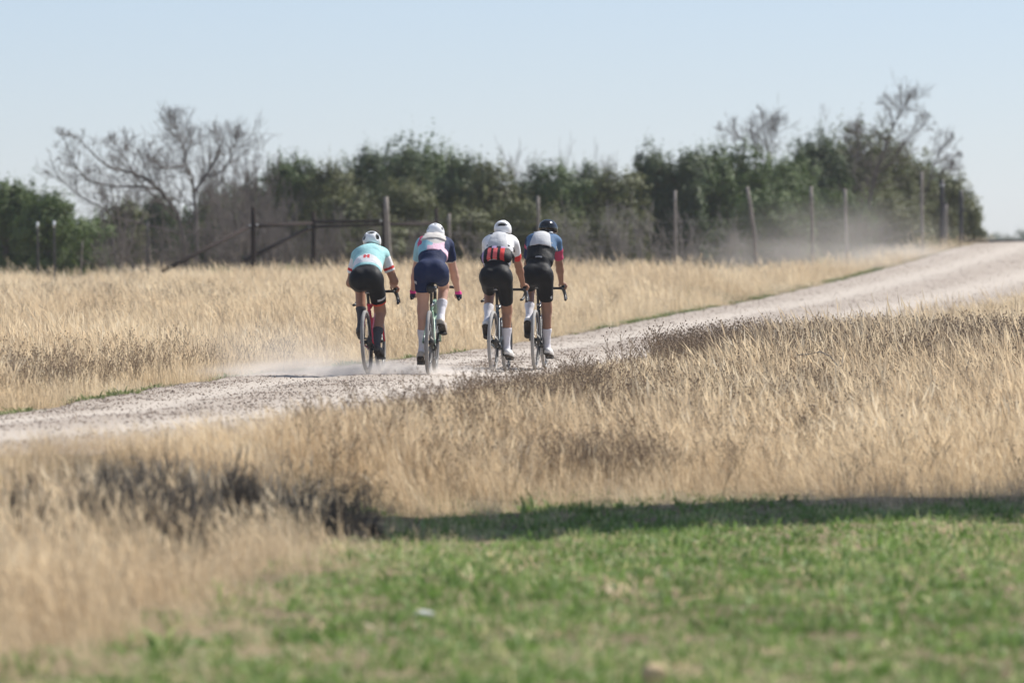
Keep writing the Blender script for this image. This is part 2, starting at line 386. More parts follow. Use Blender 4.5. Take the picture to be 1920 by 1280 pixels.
# near verge
P = []
for (a, b_, d) in ((22, 40, 34), (40, 56, 34), (56, 75, 26), (75, 135, 6)):
    x, y = region(a, b_, d); P.append((x, y))
ye = rng.uniform(35, 75, 5200); P.append((XR(ye) + np.abs(rng.normal(0, .55, 5200)) + .03, ye))
x = np.concatenate([p[0] for p in P]); y = np.concatenate([p[1] for p in P]); k = np.abs(x) < .105 * y + 2; x, y = x[k], y[k]
u = x - XR(y)
deep = green_zone(x - .45, y + .8); k = (u > .05) & ~(green_zone(x, y) & (rng.uniform(0, 1, len(x)) < np.where(deep, .985, .70)))
x, y, u = x[k], y[k], u[k]
dn = noise2(x, y, .55, 3)
short = np.clip(.20 + u / 2.5, .20, 1.0)
short = np.where(y < 46, np.clip(.30 + u / 1.8, .30, 1), short)
ramp = np.maximum(sm((y - green_top(x)) / np.interp(x, [-.8, 1.2, 4], [1.0, 3.2, 4.2])), sm((green_edge(y) - x) / .9)); ramp = np.where((y > 41.5) & (x < -1), 1, ramp)
sc = short * (.62 + .45 * dn + .3 * (noise2(x, y, 2.6, 44) - .4)) * (.30 + .70 * ramp) * np.where(y < 46, .86, 1)
thin = np.zeros(len(x))
for bx, by, rx, rym in ((gx(285, 34.3), 33.8, .62, 1.0), (gx(455, 36.5), 36.2, .22, .6), (gx(640, 37.4), 37.0, .50, .7), (gx(50, 34.2), 33.8, .30, .7)):
    thin = np.maximum(thin, np.exp(-(((x - bx) / rx) ** 2 + ((y - by) / rym) ** 2) ** 2))
sc = sc * (1 - .35 * thin)
k = rng.uniform(0, 1, len(x)) < np.where(dn < .3, .65, 1) * (1 - .8 * thin)
x, y, sc, dn = x[k], y[k], sc[k], dn[k]
N = len(x)
scatter('dry_grass', src_near, np.stack([x, y, height(x, y)], -1), np.stack([rng.normal(0, .13, N), .35 * (noise2(x, y, .8, 71) - .55) + rng.normal(0, .16, N), rng.normal(0, .6, N)], -1),
        np.stack([.9 + 0 * sc, .9 + 0 * sc, 1.0 + 0 * sc], -1) * (sc * rng.uniform(.85, 1.2, N))[:, None], rng.integers(0, 11, N), np.clip(noise2(x, y, .9, 5) * .75 + noise2(x, y, 3.1, 6) * .3 + rng.normal(.03, .22, N), 0, 1),
        'tall dry tan grass between the green field and the gravel road', 'grass')

# field beyond the road
P = []
for (a, b_, d) in ((40, 70, 22), (70, 100, 14), (100, 150, 8), (150, 185, 2.5)):
    x, y = region(a, b_, d); P.append((x, y))
x = np.concatenate([p[0] for p in P]); y = np.concatenate([p[1] for p in P])
v = XL(y) - x
k = v > .25 + .15 * np.sin(y * 1.1)
x, y, v = x[k], y[k], v[k]
dn = noise2(x, y * .6, .45, 8)
sc = np.clip(.35 + v / 1.6, .35, 1) * (.65 + .55 * dn)
N = len(x)
scatter('dry_grass', src_far, np.stack([x, y, height(x, y)], -1), np.stack([rng.normal(0, .13, N), .35 * (noise2(x, y, .8, 71) - .55) + rng.normal(0, .16, N), rng.normal(0, .6, N)], -1),
        np.ones((N, 3)) * (sc * rng.uniform(.85, 1.2, N))[:, None], rng.integers(0, 9, N), np.clip(noise2(x, y * .5, .45, 15) * .65 + noise2(x, y * .4, 1.7, 16) * .3 + rng.normal(.14, .2, N), 0, 1),
        'field of pale dry grass beyond the road in front of the trees', 'grass')

# short green field
src_green = [(blades(14, .09, .05, .13, .0105, (-.10, 0), .8, 60 + k, 0, .15), m_greenb) for k in range(4)] + [(blades(12, .08, .05, .12, .020, (0, 0), 1.5, 64 + k, 0, .35), m_greenb) for k in range(3)] + [(blades(9, .10, .06, .16, .010, (0, 0), 2.2, 68 + k, 0, .6), m_dry) for k in range(2)]
x, y = region(20, 48, 120, 1.2, 1.1)
k = green_zone(x, y) | (green_zone(x + .5, y + .5) & (rng.uniform(0, 1, len(x)) < .3)); x, y = x[k], y[k]
k = rng.uniform(0, 1, len(x)) < (.20 + .75 * noise2(x, y, 1.9, 21) + .8 * (noise2(x, y, 7.5, 22) > .5)); x, y = x[k], y[k]
N = len(x)
scatter('green_grass', src_green, np.stack([x, y, height(x, y)], -1), np.stack([rng.normal(0, .15, N), rng.normal(0, .15, N), rng.uniform(0, 6.28, N)], -1),
        np.ones((N, 3)) * (rng.uniform(.55, 1.2, N) * (.7 + .6 * noise2(x, y, 3.3, 29)))[:, None], np.where(rng.uniform(0, 1, N) < .07 + .25 * (noise2(x, y, 2.3, 91) > .68), rng.integers(7, 9, N), rng.integers(0, 7, N)), np.clip(noise2(x, y, 1.3, 23) * .7 + rng.normal(.16, .34, N), 0, 1),
        'short green grass of the field in the foreground', 'grass')

# dry weeds with dark seed heads
def weed(seed):
    r = np.random.default_rng(seed); p0 = []; p1 = []; r0 = []; r1 = []; heads = []
    for s in range(3):
        b0 = np.array([r.normal(0, .05), r.normal(0, .05), -.03]); h = r.uniform(.38, .60); ln = r.normal(0, .10, 2) + (-.08, 0)
        prev = b0; st = []
        for t in (.35, .65, 1.0):
            c = b0 + np.array([ln[0] * t ** 1.5, ln[1] * t ** 1.5, h * t]); p0.append(prev); p1.append(c); r0.append(.003); r1.append(.0025); prev = c; st.append(c)
        heads.append(prev)
        for kk in range(6):
            t = r.uniform(.4, .95); c0 = b0 + np.array([ln[0] * t ** 1.5, ln[1] * t ** 1.5, h * t])
            a = r.uniform(0, 6.28); l = r.uniform(.07, .17); c1 = c0 + np.array([math.cos(a) * l * .7, math.sin(a) * l * .7, l * .8])
            p0.append(c0); p1.append(c1); r0.append(.002); r1.append(.0016); heads.append(c1)
    v, q = seg_tubes(p0, p1, np.array(r0), np.array(r1), 3)
    hv = []; ht = []; m0 = len(v)
    for i, c in enumerate(heads):
        s_ = r.uniform(.006, .011); hv.append(np.array([(1, 0, 0), (0, 1, 0), (-1, 0, 0), (0, -1, 0), (0, 0, 1.1), (0, 0, -1)]) * s_ + c)
        o_ = m0 + i * 6
        ht += [(o_ + a, o_ + (a + 1) % 4, o_ + 4) for a in range(4)] + [(o_ + (a + 1) % 4, o_ + a, o_ + 5) for a in range(4)]
    me = np_mesh('weed', np.vstack([v] + hv), q, ht)
    fattr(me, 'tint', np.concatenate([r.uniform(.4, 1, len(v)), np.zeros(len(heads) * 6)]))
    return me
src_weed = [(weed(100 + k), m_weed) for k in range(6)]
X_, Y_, S_ = [], [], []
def weed_patch(px, spx, D, sD, n, s0, s1):
    d = rng.normal(D, sD, n); p = rng.normal(px, spx, n); X_.append((p - 960) / F * d); Y_.append(d); S_.append(rng.uniform(s0, s1, n))
weed_patch(1430, 120, 65.5, 2.6, 900, .7, 1.05)
weed_patch(1640, 160, 68, 3.2, 1500, .7, 1.05)
weed_patch(1850, 90, 68, 3, 700, .8, 1.15)
weed_patch(1080, 160, 57.5, 2.2, 430, .45, .75)
weed_patch(900, 90, 53.5, 1.6, 200, .45, .7)
weed_patch(1600, 240, 57, 4, 620, .6, .95)
weed_patch(1200, 300, 50, 3.5, 380, .6, .95)
weed_patch(1130, 90, 44.2, .6, 90, .6, .8)
weed_patch(700, 170, 46, 2.5, 320, .6, .95)
weed_patch(120, 160, 54, 3.5, 330, .55, .9)
weed_patch(330, 180, 62, 5, 300, .5, .85)
weed_patch(200, 120, 105, 5, 160, .8, 1.1)
weed_patch(800, 500, 95, 14, 300, .6, 1.0)
x = np.concatenate(X_); y = np.concatenate(Y_); s_ = np.concatenate(S_)
k = ((x > XR(y) + .3) | (x < XL(y) - .5)) & ~green_zone(x, y); x, y, s_ = x[k], y[k], s_[k]; N = len(x)
scatter('dry_weed', src_weed, np.stack([x, y, height(x, y)], -1), np.stack([rng.normal(0, .12, N), rng.normal(0, .12, N), rng.uniform(0, 6.28, N)], -1), np.ones((N, 3)) * s_[:, None], rng.integers(0, 6, N), rng.uniform(0, 1, N),
        'brown dried weeds with dark seed heads standing in the grass', 'weeds')

# green plants along the road edges
src_verge = [(blades(26, .13, .03, .10, .018, (0, 0), 1.2, 80 + k, 0, .2), m_verge) for k in range(4)]
y = rng.uniform(40, 150, 2600); v = np.abs(rng.normal(.15, .28, 2600)); x = XL(y) - v
k = noise2(x * .3, y, .9, 33) > np.interp(y, [40, 52, 60, 150], [.2, .47, .66, .60]); x, y = x[k], y[k]
xa, ya = region(41, 44, 14); kk = (xa > -1.3) & ~green_zone(xa, ya) & green_zone(xa, ya - 1.3)
x = np.concatenate([x, xa[kk]]); y = np.concatenate([y, ya[kk]]); N = len(x)
scatter('roadside_plant', src_verge, np.stack([x, y, height(x, y)], -1), np.stack([rng.normal(0, .1, N), rng.normal(0, .1, N), rng.uniform(0, 6.28, N)], -1), np.ones((N, 3)) * rng.uniform(.6, 1.5, N)[:, None], rng.integers(0, 4, N), rng.uniform(0, 1, N),
        'low green plants along the edge of the gravel road', 'plants')

# loose stones on the road
m_stone = leaf_mat('road_stone', [(.0, (0.164, 0.124, 0.099)), (.4, (0.318, 0.253, 0.205)), (.8, (0.448, 0.377, 0.317)), (1.0, (0.535, 0.471, 0.411))], 0.0, .9, spec=.2)
def stone(seed):
    bm = bmesh.new(); bmesh.ops.create_icosphere(bm, subdivisions=1, radius=1); r = random.Random(seed)
    for vv in bm.verts: vv.co = vv.co * r.uniform(.7, 1.1); vv.co.z *= .6
    me = bpy.data.meshes.new('stone'); bm.to_mesh(me); bm.free(); fattr(me, 'tint', np.full(len(me.vertices), r.random())); return me
src_stone = [(stone(k), m_stone) for k in range(8)]
y = np.concatenate([rng.uniform(36, 60, 16000), rng.uniform(60, 90, 16000), rng.uniform(90, 175, 14000)])
t = rng.uniform(0, 1, len(y)); kk = rng.uniform(0, 1, len(y)) < 1 - .65 * np.clip(np.interp(t, tt, tr), 0, 1); y, t = y[kk], t[kk]
x = XL(y) + (XR(y) - XL(y)) * t; k = np.abs(x) < .09 * y * 1.15 + 2; x, y = x[k], y[k]; N = len(x)
scatter('gravel', src_stone, np.stack([x, y, road_z(x, y) + .006], -1), rng.uniform(0, 6.28, (N, 3)) * (.15, .15, 1), np.ones((N, 3)) * (.005 + .011 * rng.uniform(0, 1, N) ** 3)[:, None] * np.where(y > 90, 1.5, 1)[:, None], rng.integers(0, 8, N), rng.uniform(0, 1, N),
        'loose pale stones lying on the gravel road', 'gravel')

# ------------------------------------------------------------------ trees
m_bark = mat('grey_bark', (.16, .13, .11), .9, .4, 8)
m_twig = mat('bare_twig', (.17, .145, .13), .9, .3, 3)
m_twig2 = mat('pale_dead_twig', (.26, .235, .215), .9, .3, 3)
evs = {'green': leaf_mat('juniper_green', [(.0, (0.040, 0.066, 0.022)), (.45, (0.072, 0.116, 0.033)), (1.0, (0.143, 0.192, 0.056))], .25, .6, 1.3),
       'olive': leaf_mat('juniper_olive', [(.0, (0.055, 0.063, 0.023)), (.45, (0.099, 0.112, 0.040)), (1.0, (0.187, 0.192, 0.077))], .25, .6, 1.3),
       'dark': leaf_mat('juniper_dark', [(.0, (0.033, 0.051, 0.022)), (.45, (0.058, 0.088, 0.034)), (1.0, (0.111, 0.149, 0.056))], .25, .6, 1.3),
       'bright': leaf_mat('bright_green_leaf', [(.0, (0.041, 0.070, 0.019)), (.45, (0.082, 0.129, 0.034)), (1.0, (0.156, 0.203, 0.068))], .3, .6, 1.3)}

def crown_mesh(seed, w, d, h, z0, nleaf, leaf=.075, spiky=.4, lobes=10):
    """leaf-sized faces gathered in clumps over a set of uneven lobes"""
    r = np.random.default_rng(seed)
    L = []
    for i in range(lobes):
        zz_ = r.uniform(.12, .92) if i else .62
        wid = (1 - abs(zz_ - .4) ** 1.5 * 1.1)
        a = r.uniform(0, 6.28); rr = r.uniform(.1, .62) * wid
        if i == 0: rr = 0
        L.append((math.cos(a) * rr * w / 2, math.sin(a) * rr * d / 2, z0 + zz_ * h * .84, r.uniform(.24, .36) * w, r.uniform(.24, .36) * d, r.uniform(.14, .24) * h))
    L = np.array(L)
    nc = max(nleaf // 26, 10)
    li = r.integers(0, lobes, nc)
    dirs = r.normal(0, 1, (nc, 3)); dirs[:, 2] = dirs[:, 2] * .9 + .15; dirs /= np.linalg.norm(dirs, axis=1)[:, None]
    rad = r.uniform(.40, 1.05, nc)[:, None]
    cc = L[li, :3] + dirs * L[li, 3:] * rad
    up = np.clip(dirs[:, 2], 0, 1)
    tip = r.uniform(0, 1, nc) < spiky * up
    per = 26
    g = r.normal(0, 1, (nc, per, 3)); g *= np.array([.07, .07, .07]) * (w / 2.2) ** .4
    g[tip, :, 2] = np.abs(g[tip, :, 2]) * 3.2; g[tip, :, :2] *= .55 + 0 * g[tip, :, :2]
    c = (cc[:, None] + g).reshape(-1, 3); n_ = len(c)
    c[:, 2] = np.maximum(c[:, 2], .05)
    nrm = np.repeat(dirs, per, 0) * .9 + g.reshape(-1, 3) / .12 * .5 + r.normal(0, .45, (n_, 3)); nrm[:, 2] += .15; nrm /= np.linalg.norm(nrm, axis=1)[:, None]
    ax = np.cross(nrm, r.normal(0, 1, (n_, 3))); ax /= np.linalg.norm(ax, axis=1)[:, None] + 1e-9; ax *= np.where(ax[:, 2:3] < 0, -1, 1)
    sd = np.cross(ax, nrm); sd /= np.linalg.norm(sd, axis=1)[:, None] + 1e-9
    ll = r.uniform(.7, 1.5, n_)[:, None] * leaf; ww = ll * .42
    v = np.stack([c - ax * ll * .5, c + sd * ww, c + ax * ll * .6, c - sd * ww], 1).reshape(-1, 3)
    q = np.arange(n_ * 4).reshape(-1, 4)
    me = np_mesh('crown', v, q)
    tint = np.repeat(np.clip(np.repeat(r.uniform(0, 1, nc), per) * .6 + r.uniform(0, .4, n_), 0, 1), 4)
    fattr(me, 'tint', tint)
    return me

def trunk_mesh(seed, h, r0, spread):
    r = np.random.default_rng(seed); mb = MB()
    top = np.array([r.normal(0, .08), r.normal(0, .08), h])
    pts = [np.array([0, 0, -.15]), np.array([r.normal(0, .05), 0, h * .35]), top * (1, 1, .7), top]
    mb.tube(pts, [r0, r0 * .8, r0 * .55, r0 * .2], 7)
    for k in range(6):
        t = r.uniform(.2, .75); a = r.uniform(0, 6.28); p = np.array([0, 0, h * t]); e_ = p + np.array([math.cos(a) * spread, math.sin(a) * spread, h * .22])
        mb.tube([p, (p + e_) / 2 + (0, 0, h * .03), e_], [r0 * .45, r0 * .3, r0 * .1], 5)
    return mb

def evergreen(px, top, wpx, D, tone, label, group=None, seed=0, nleaf=None, spiky=.45, base=None, name='juniper_tree', depth=1.0, lobes=11):
    x = gx(px, D); z = float(height(x, D))
    ztop = EYE - (top - 500) / F * D
    h = ztop - z; w_ = wpx / F * D
    o = empty(name, (x, D, z))
    nleaf = nleaf or int(min(24000, 2500 + 2900 * w_ * h))
    cm = crown_mesh(seed, w_, w_ * depth, h * .97, .03 * h, nleaf, .06, spiky, lobes)
    # fit the crown's highest leaves to the real height of the tree
    co = np.empty(len(cm.vertices) * 3, np.float32); cm.vertices.foreach_get('co', co); co = co.reshape(-1, 3)
    zmax = np.percentile(co[:, 2], 99.7); wx = np.percentile(np.abs(co[:, 0]), 98.5)
    co[:, 2] *= h / zmax; co[:, :2] *= (w_ / 2) / wx
    cm.vertices.foreach_set('co', co.ravel()); cm.update()
    link('crown', cm, evs[tone], o)
    trunk_mesh(seed + 1, h * .8, .05 + .02 * h, w_ * .28).build('trunk', m_bark, o)
    return tag(o, label, 'tree', group)

def twigs(segs, start, dirv, length, rad, depth, r, maxd, up=.25, angle=.6, shrink=.68, nchild=(2, 4), droop=0):
    """recursive bare branches: list of (p0, p1, r0, r1)"""
    p = np.array(start, float); d = np.array(dirv, float); d /= np.linalg.norm(d) + 1e-9
    n_ = 3 if depth < maxd else 2
    pts = [p.copy()]
    for k in range(n_):
        d = d + r.normal(0, .20, 3) + np.array([0, 0, up * .2 - droop]); d /= np.linalg.norm(d)
        p2 = p + d * length / n_; ra, rb = rad * (1 - .45 * k / n_), rad * (1 - .45 * (k + 1) / n_)
        segs.append((p, p2, ra, rb)); p = p2; pts.append(p)
    if depth >= maxd: return
    for c in range(r.integers(nchild[0], nchild[1] + 1)):
        t = r.uniform(.35, 1.0); i = min(int(t * n_), n_ - 1); st = pts[i] + (pts[i + 1] - pts[i]) * (t * n_ - i)
        dd = d + r.normal(0, angle, 3) + np.array([0, 0, up]); twigs(segs, st, dd, length * shrink * r.uniform(.7, 1.2), rad * .52, depth + 1, r, maxd, up, angle, shrink, nchild, droop)

def segs_mesh(segs, rmin=.0055):
    p0 = np.array([s[0] for s in segs]); p1 = np.array([s[1] for s in segs]); r0 = np.maximum([s[2] for s in segs], rmin); r1 = np.maximum([s[3] for s in segs], rmin)
    v, q = seg_tubes(p0, p1, r0, r1, 4)
    return np_mesh('twigs', v, q, None, True)

def bare_from_limbs(name, base_px, D, limbs, label, seed, r0=.13, nt=16, tl=.8, md=3, cat='tree', m=None, rmin=.006):
    """limbs: pixel polylines of the tree's own main limbs with a depth offset; twigs grow from them"""
    r = np.random.default_rng(seed); x = gx(base_px, D); z = float(height(x, D)); o = empty(name, (x, D, z)); B = np.array((x, D, z))
    mb = MB(); segs = []
    for (pts, ra, rb, dy0, dy1) in limbs:
        W = []
        for i, (a, b_) in enumerate(pts):
            t = i / (len(pts) - 1); p = np.array(pix(a, b_, D + dy0 + (dy1 - dy0) * t)); W.append(p - B)
        W = np.array(W); rr = np.linspace(ra, rb, len(W)); mb.tube(W, rr, 6)
        for k in range(nt):
            tf = r.uniform(.12, .97); t = tf * (len(W) - 1); i = min(int(t), len(W) - 2); st = W[i] + (W[i + 1] - W[i]) * (t - i)
            d0 = (W[i + 1] - W[i]); d0 /= np.linalg.norm(d0)
            twigs(segs, st, d0 * .8 + r.normal(0, .6, 3) + (0, 0, .3), tl * r.uniform(.6, 1.2) * (1.25 - tf), max(.008, rr[i] * .33), 0, r, md, .2, .5, .72, (2, 3))
    mb.build('trunk', m or m_twig, o)
    link('crown', segs_mesh(segs, rmin), m or m_twig, o)
    return tag(o, label, cat)

def bare_tree(name, px, top, wpx, D, label, seed, group=None, cat='tree', stems=3, md=4, m=None, r0=.05, base=None, up=.3, lean=0., nchild=(2, 4), angle=.75, rmin=.0045):
    r = np.random.default_rng(seed); x = gx(px, D); z = float(height(x, D)); h = EYE - (top - 500) / F * D - z; w_ = wpx / F * D
    o = empty(name, (x, D, z)); segs = []
    for s in range(stems):
        a = r.uniform(0, 6.28); twigs(segs, (0, 0, -.1), (math.cos(a) * .55 * w_ / h + lean, math.sin(a) * .45 * w_ / h, 1), h * .42, r0, 0, r, md, up, angle, .70, nchild)
    P = np.array([s[1] for s in segs]); sz = h / np.percentile(P[:, 2], 99.5); sx = (w_ / 2) / np.percentile(np.abs(P[:, 0] - lean * P[:, 2] * .6), 98)
    f = np.array([sx, max(sx, .6), sz])
    segs = [(s[0] * f, s[1] * f, s[2], s[3]) for s in segs]
    big = [s for s in segs if s[2] > r0 * .45]; small = [s for s in segs if s[2] <= r0 * .45]
    link('trunk', segs_mesh(big, rmin), m or m_twig, o)
    link('crown', segs_mesh(small, rmin), m or m_twig, o)
    return tag(o, label, cat, group)

EG = 'evergreen trees along the far side of the field'
# px, top py, width px, distance, tone, label
ever = [
 (12, 334, 105, 158, 'bright', 'bright green bushy tree cut by the left edge of the photo'),
 (85, 356, 115, 154, 'bright', 'bright green bushy tree right behind the two white-tipped steel posts'),
 (150, 402, 110, 157, 'bright', 'lower green bush to the right of the white-tipped steel posts'),
 (238, 372, 90, 172, 'olive', 'small dull evergreen behind the low left limbs of the big bare tree'),
 (300, 362, 80, 178, 'dark', 'small dark evergreen showing between the stems of the big bare tree'),
 (402, 344, 100, 174, 'green', 'green evergreen peeking out right of the big bare tree trunk'),
 (470, 335, 90, 176, 'dark', 'dull evergreen half hidden by grey twigs above the first brown pipe post'),
 (545, 288, 120, 170, 'green', 'tall green juniper above the second brown pipe post'),
 (610, 300, 110, 166, 'olive', 'olive juniper above the middle of the brown pipe rail'),
 (668, 278, 105, 168, 'dark', 'dark juniper behind the head of the teal jersey rider'),
 (735, 257, 130, 172, 'dark', 'tall dark juniper with ragged top behind the grey wooden corner post'),
 (805, 260, 150, 174, 'green', 'highest broad green juniper of the middle of the treeline'),
 (880, 290, 120, 170, 'dark', 'dark sloping juniper between the second and third riders'),
 (640, 350, 130, 160, 'olive', 'round olive juniper low in front, above the brown pipe corner'),
 (770, 335, 150, 161, 'olive', 'broad olive juniper low in front, behind the navy shorts rider'),
 (700, 400, 150, 158, 'olive', 'low olive bush at the foot of the trees beside the pipe corner'),
 (925, 302, 100, 167, 'olive', 'olive juniper rising above the striped jersey rider'),
 (990, 306, 110, 169, 'dark', 'dark juniper above the black helmet rider, below faint bare twigs'),
 (1050, 308, 110, 168, 'green', 'green juniper right of the black helmet rider'),
 (1105, 308, 90, 171, 'dark', 'dark juniper in the dip of the treeline'),
 (870, 380, 170, 158, 'olive', 'wide olive bush low between the second and third riders'),
 (1000, 370, 150, 159, 'olive', 'wide olive bush low behind the two right-hand riders'),
 (1165, 316, 110, 169, 'olive', 'olive juniper behind grey dead brush left of the lone straight wooden post'),
 (1225, 270, 95, 172, 'dark', 'pointed dark juniper standing just left of the lone straight wooden post'),
 (1275, 284, 90, 172, 'dark', 'dark juniper directly above the lone straight wooden post'),
 (1320, 272, 100, 174, 'green', 'deep green juniper with a tufted top left of the crooked post'),
 (1375, 270, 120, 175, 'green', 'deep green juniper above the crooked wooden post'),
 (1430, 300, 110, 176, 'green', 'green juniper with a bare tree standing up out of it'),
 (1490, 292, 120, 178, 'green', 'green juniper above the first of the two close wooden posts'),
 (1440, 350, 150, 170, 'green', 'broad green bush low between the crooked post and the dust'),
 (1100, 390, 150, 162, 'olive', 'dull olive bush low on the left of the grey dead brush'),
 (1530, 243, 120, 186, 'dark', 'tall dark evergreen with a domed top on the left of the biggest clump'),
 (1605, 224, 150, 188, 'olive', 'tallest evergreen of all, with a bare tree in front of it'),
 (1680, 258, 160, 190, 'olive', 'broad evergreen on the right of the tallest one'),
 (1560, 350, 170, 182, 'green', 'wide evergreen low behind the drifting dust'),
 (1650, 350, 180, 184, 'olive', 'wide olive evergreen low behind the tall thin post'),
 (1745, 318, 120, 192, 'olive', 'olive evergreen sloping down behind the dark steel posts'),
 (1790, 338, 90, 195, 'olive', 'last tall evergreen at the right end of the treeline'),
 (1812, 385, 60, 198, 'olive', 'small rounded evergreen closing the right end of the treeline'),
]
for i, (px, top, wp, D, tone, lab) in enumerate(ever):
    evergreen(px, top, wp * 1.12, D, tone, lab, EG, seed=500 + 7 * i, spiky=.55 if tone != 'bright' else .25)

BACK = ['dark evergreen behind the bright green bush at the left edge', 'green evergreen far behind the low left limbs of the big bare tree', 'olive evergreen behind the trunk of the big bare tree', 'dark evergreen behind the bare twigs right of the big bare tree', 'green evergreen behind the grey brush left of the tall green juniper', 'olive evergreen behind the gap between the tall green and the olive junipers', 'dark evergreen behind the middle of the pipe rail, in the second row', 'green evergreen in the second row, above the teal jersey rider', 'olive evergreen in the second row, between the two middle junipers', 'dark evergreen in the second row, above the white helmet of the third rider', 'green evergreen in the second row, above the black helmet', 'olive evergreen in the second row, right of the faint bare treetop', 'dark evergreen in the dip of the treeline, second row', 'green evergreen in the second row, left of the pointed dark juniper', 'olive evergreen in the second row, above the lone straight post', 'dark evergreen in the second row, behind the crooked post', 'green evergreen in the second row, behind the thin bare tree', 'olive evergreen in the second row, left of the domed dark evergreen', 'dark evergreen in the second row, right of the tallest evergreen', 'green evergreen in the second row, above the tall thin post', 'olive evergreen in the second row, behind the steel gate posts']
for i, (px, top, wp) in enumerate([(40, 395, 150), (215, 400, 150), (345, 392, 150), (440, 368, 140), (505, 345, 130), (580, 322, 140), (640, 318, 140), (705, 300, 140), (850, 300, 140), (945, 338, 130), (1020, 335, 130), (1080, 332, 130), (1140, 332, 130), (1195, 322, 120), (1255, 310, 120), (1405, 312, 130), (1465, 312, 130), (1520, 300, 130), (1640, 275, 150), (1710, 300, 120), (1760, 345, 110)]):
    evergreen(px, top, wp * 1.15, 200, ('dark', 'green', 'olive')[i % 3], BACK[i], 'evergreens in the back row of the treeline', seed=1500 + 7 * i, spiky=.5)

# the big bare tree on the left
bare_from_limbs('bare_tree', 355, 160, [
 ([(352, 520), (345, 450), (333, 400), (300, 357), (277, 337), (247, 323), (213, 317), (187, 300), (150, 263), (128, 250)], 0.073, 0.011, 0, -1.5),
 ([(300, 357), (267, 350), (213, 350), (167, 340), (143, 313), (125, 272), (118, 250)], 0.037, 0.008, 0, -2.2),
 ([(362, 520), (370, 467), (367, 400), (363, 362), (383, 333), (407, 297), (417, 268), (398, 232)], 0.073, 0.011, 0, .8),
 ([(363, 362), (361, 330), (343, 313), (307, 315), (280, 297), (268, 262)], 0.043, 0.008, 0, -1),
 ([(343, 313), (348, 287), (333, 253), (324, 222)], 0.027, 0.006, -.2, .5),
 ([(345, 440), (290, 425), (213, 407), (187, 387), (147, 367), (110, 333), (95, 300)], 0.037, 0.008, 0, -1.5),
 ([(383, 333), (420, 320), (440, 285), (445, 255)], 0.025, 0.006, .5, 1.5),
 ([(340, 420), (270, 350), (230, 290), (215, 262)], 0.031, 0.006, 0, 1.8)],
 'big spreading bare tree with crooked limbs on the left of the treeline', 901, nt=30, tl=.82, md=3, rmin=.0034)
bare_from_limbs('bare_tree', 1625, 181, [
 ([(1622, 470), (1630, 380), (1640, 330), (1660, 275), (1675, 237), (1668, 205), (1650, 190)], 0.061, 0.011, 0, -.5),
 ([(1675, 237), (1690, 210), (1705, 185)], 0.025, 0.006, -.4, .2),
 ([(1640, 330), (1672, 305), (1700, 262), (1725, 240), (1738, 228)], 0.031, 0.006, 0, -.8),
 ([(1630, 380), (1600, 330), (1612, 270), (1608, 225)], 0.025, 0.006, 0, 1)],
 'bare tree with a dark leaning trunk in front of the tallest evergreen', 902, nt=26, tl=.70, md=3, rmin=.0036)
bare_from_limbs('bare_tree', 1720, 186, [
 ([(1715, 470), (1735, 360), (1752, 308), (1780, 290), (1800, 294)], 0.037, 0.006, 0, -.3),
 ([(1752, 308), (1765, 280), (1785, 262)], 0.019, 0.006, 0, .5),
 ([(1740, 340), (1770, 318), (1790, 315)], 0.019, 0.006, 0, .3)],
 'bare branches reaching out to the right past the end of the evergreens', 903, nt=18, tl=.50, md=3, rmin=.0036)
bare_from_limbs('bare_tree', 1445, 179, [
 ([(1455, 460), (1448, 330), (1440, 280), (1430, 245), (1428, 205)], 0.043, 0.006, 0, -.4),
 ([(1448, 320), (1410, 275), (1378, 250), (1335, 238)], 0.025, 0.006, 0, -1),
 ([(1440, 280), (1455, 255), (1458, 222)], 0.019, 0.006, 0, .5)],
 'thin bare tree standing up out of the green junipers', 904, nt=24, tl=.62, md=3, rmin=.0036)
BG = 'bare trees poking out of the evergreens'
bare_tree('bare_tree', 1378, 235, 100, 180, 'faint bare treetop left of the thin bare tree', 905, BG)
bare_tree('bare_tree', 1555, 205, 110, 191, 'bare twiggy treetop behind the domed dark evergreen', 906, BG)
bare_tree('bare_tree', 1000, 272, 160, 176, 'faint bare treetop above the two right-hand riders', 907, BG)
bare_tree('bare_tree', 1085, 272, 110, 178, 'faint bare treetop above the dip right of the black helmet', 908, BG)
bare_tree('bare_tree', 1140, 285, 70, 178, 'small bare treetop left of the pointed dark juniper', 909, BG)
bare_tree('bare_tree', 470, 262, 130, 170, 'grey bare tree right of the big spreading one', 910, BG, md=4)
bare_tree('bare_tree', 425, 242, 120, 168, 'bare tree with upright twigs between the two larger bare crowns', 911, BG, md=4)
bare_tree('bare_tree', 520, 288, 90, 166, 'bare twigs against the left flank of the tall green juniper', 912, BG)
bare_tree('bare_tree', 450, 275, 170, 163, 'wide tangle of bare twigs right of the big spreading bare tree', 913, BG, md=5, rmin=.0055, angle=.95)
bare_tree('bare_tree', 500, 300, 140, 160, 'tangle of bare twigs above the first brown pipe post', 914, BG, md=5, rmin=.0055, angle=.95)
bare_tree('bare_tree', 230, 300, 170, 164, 'bare twigs filling in behind the left limbs of the big bare tree', 915, BG, md=4, rmin=.0045, angle=.95)

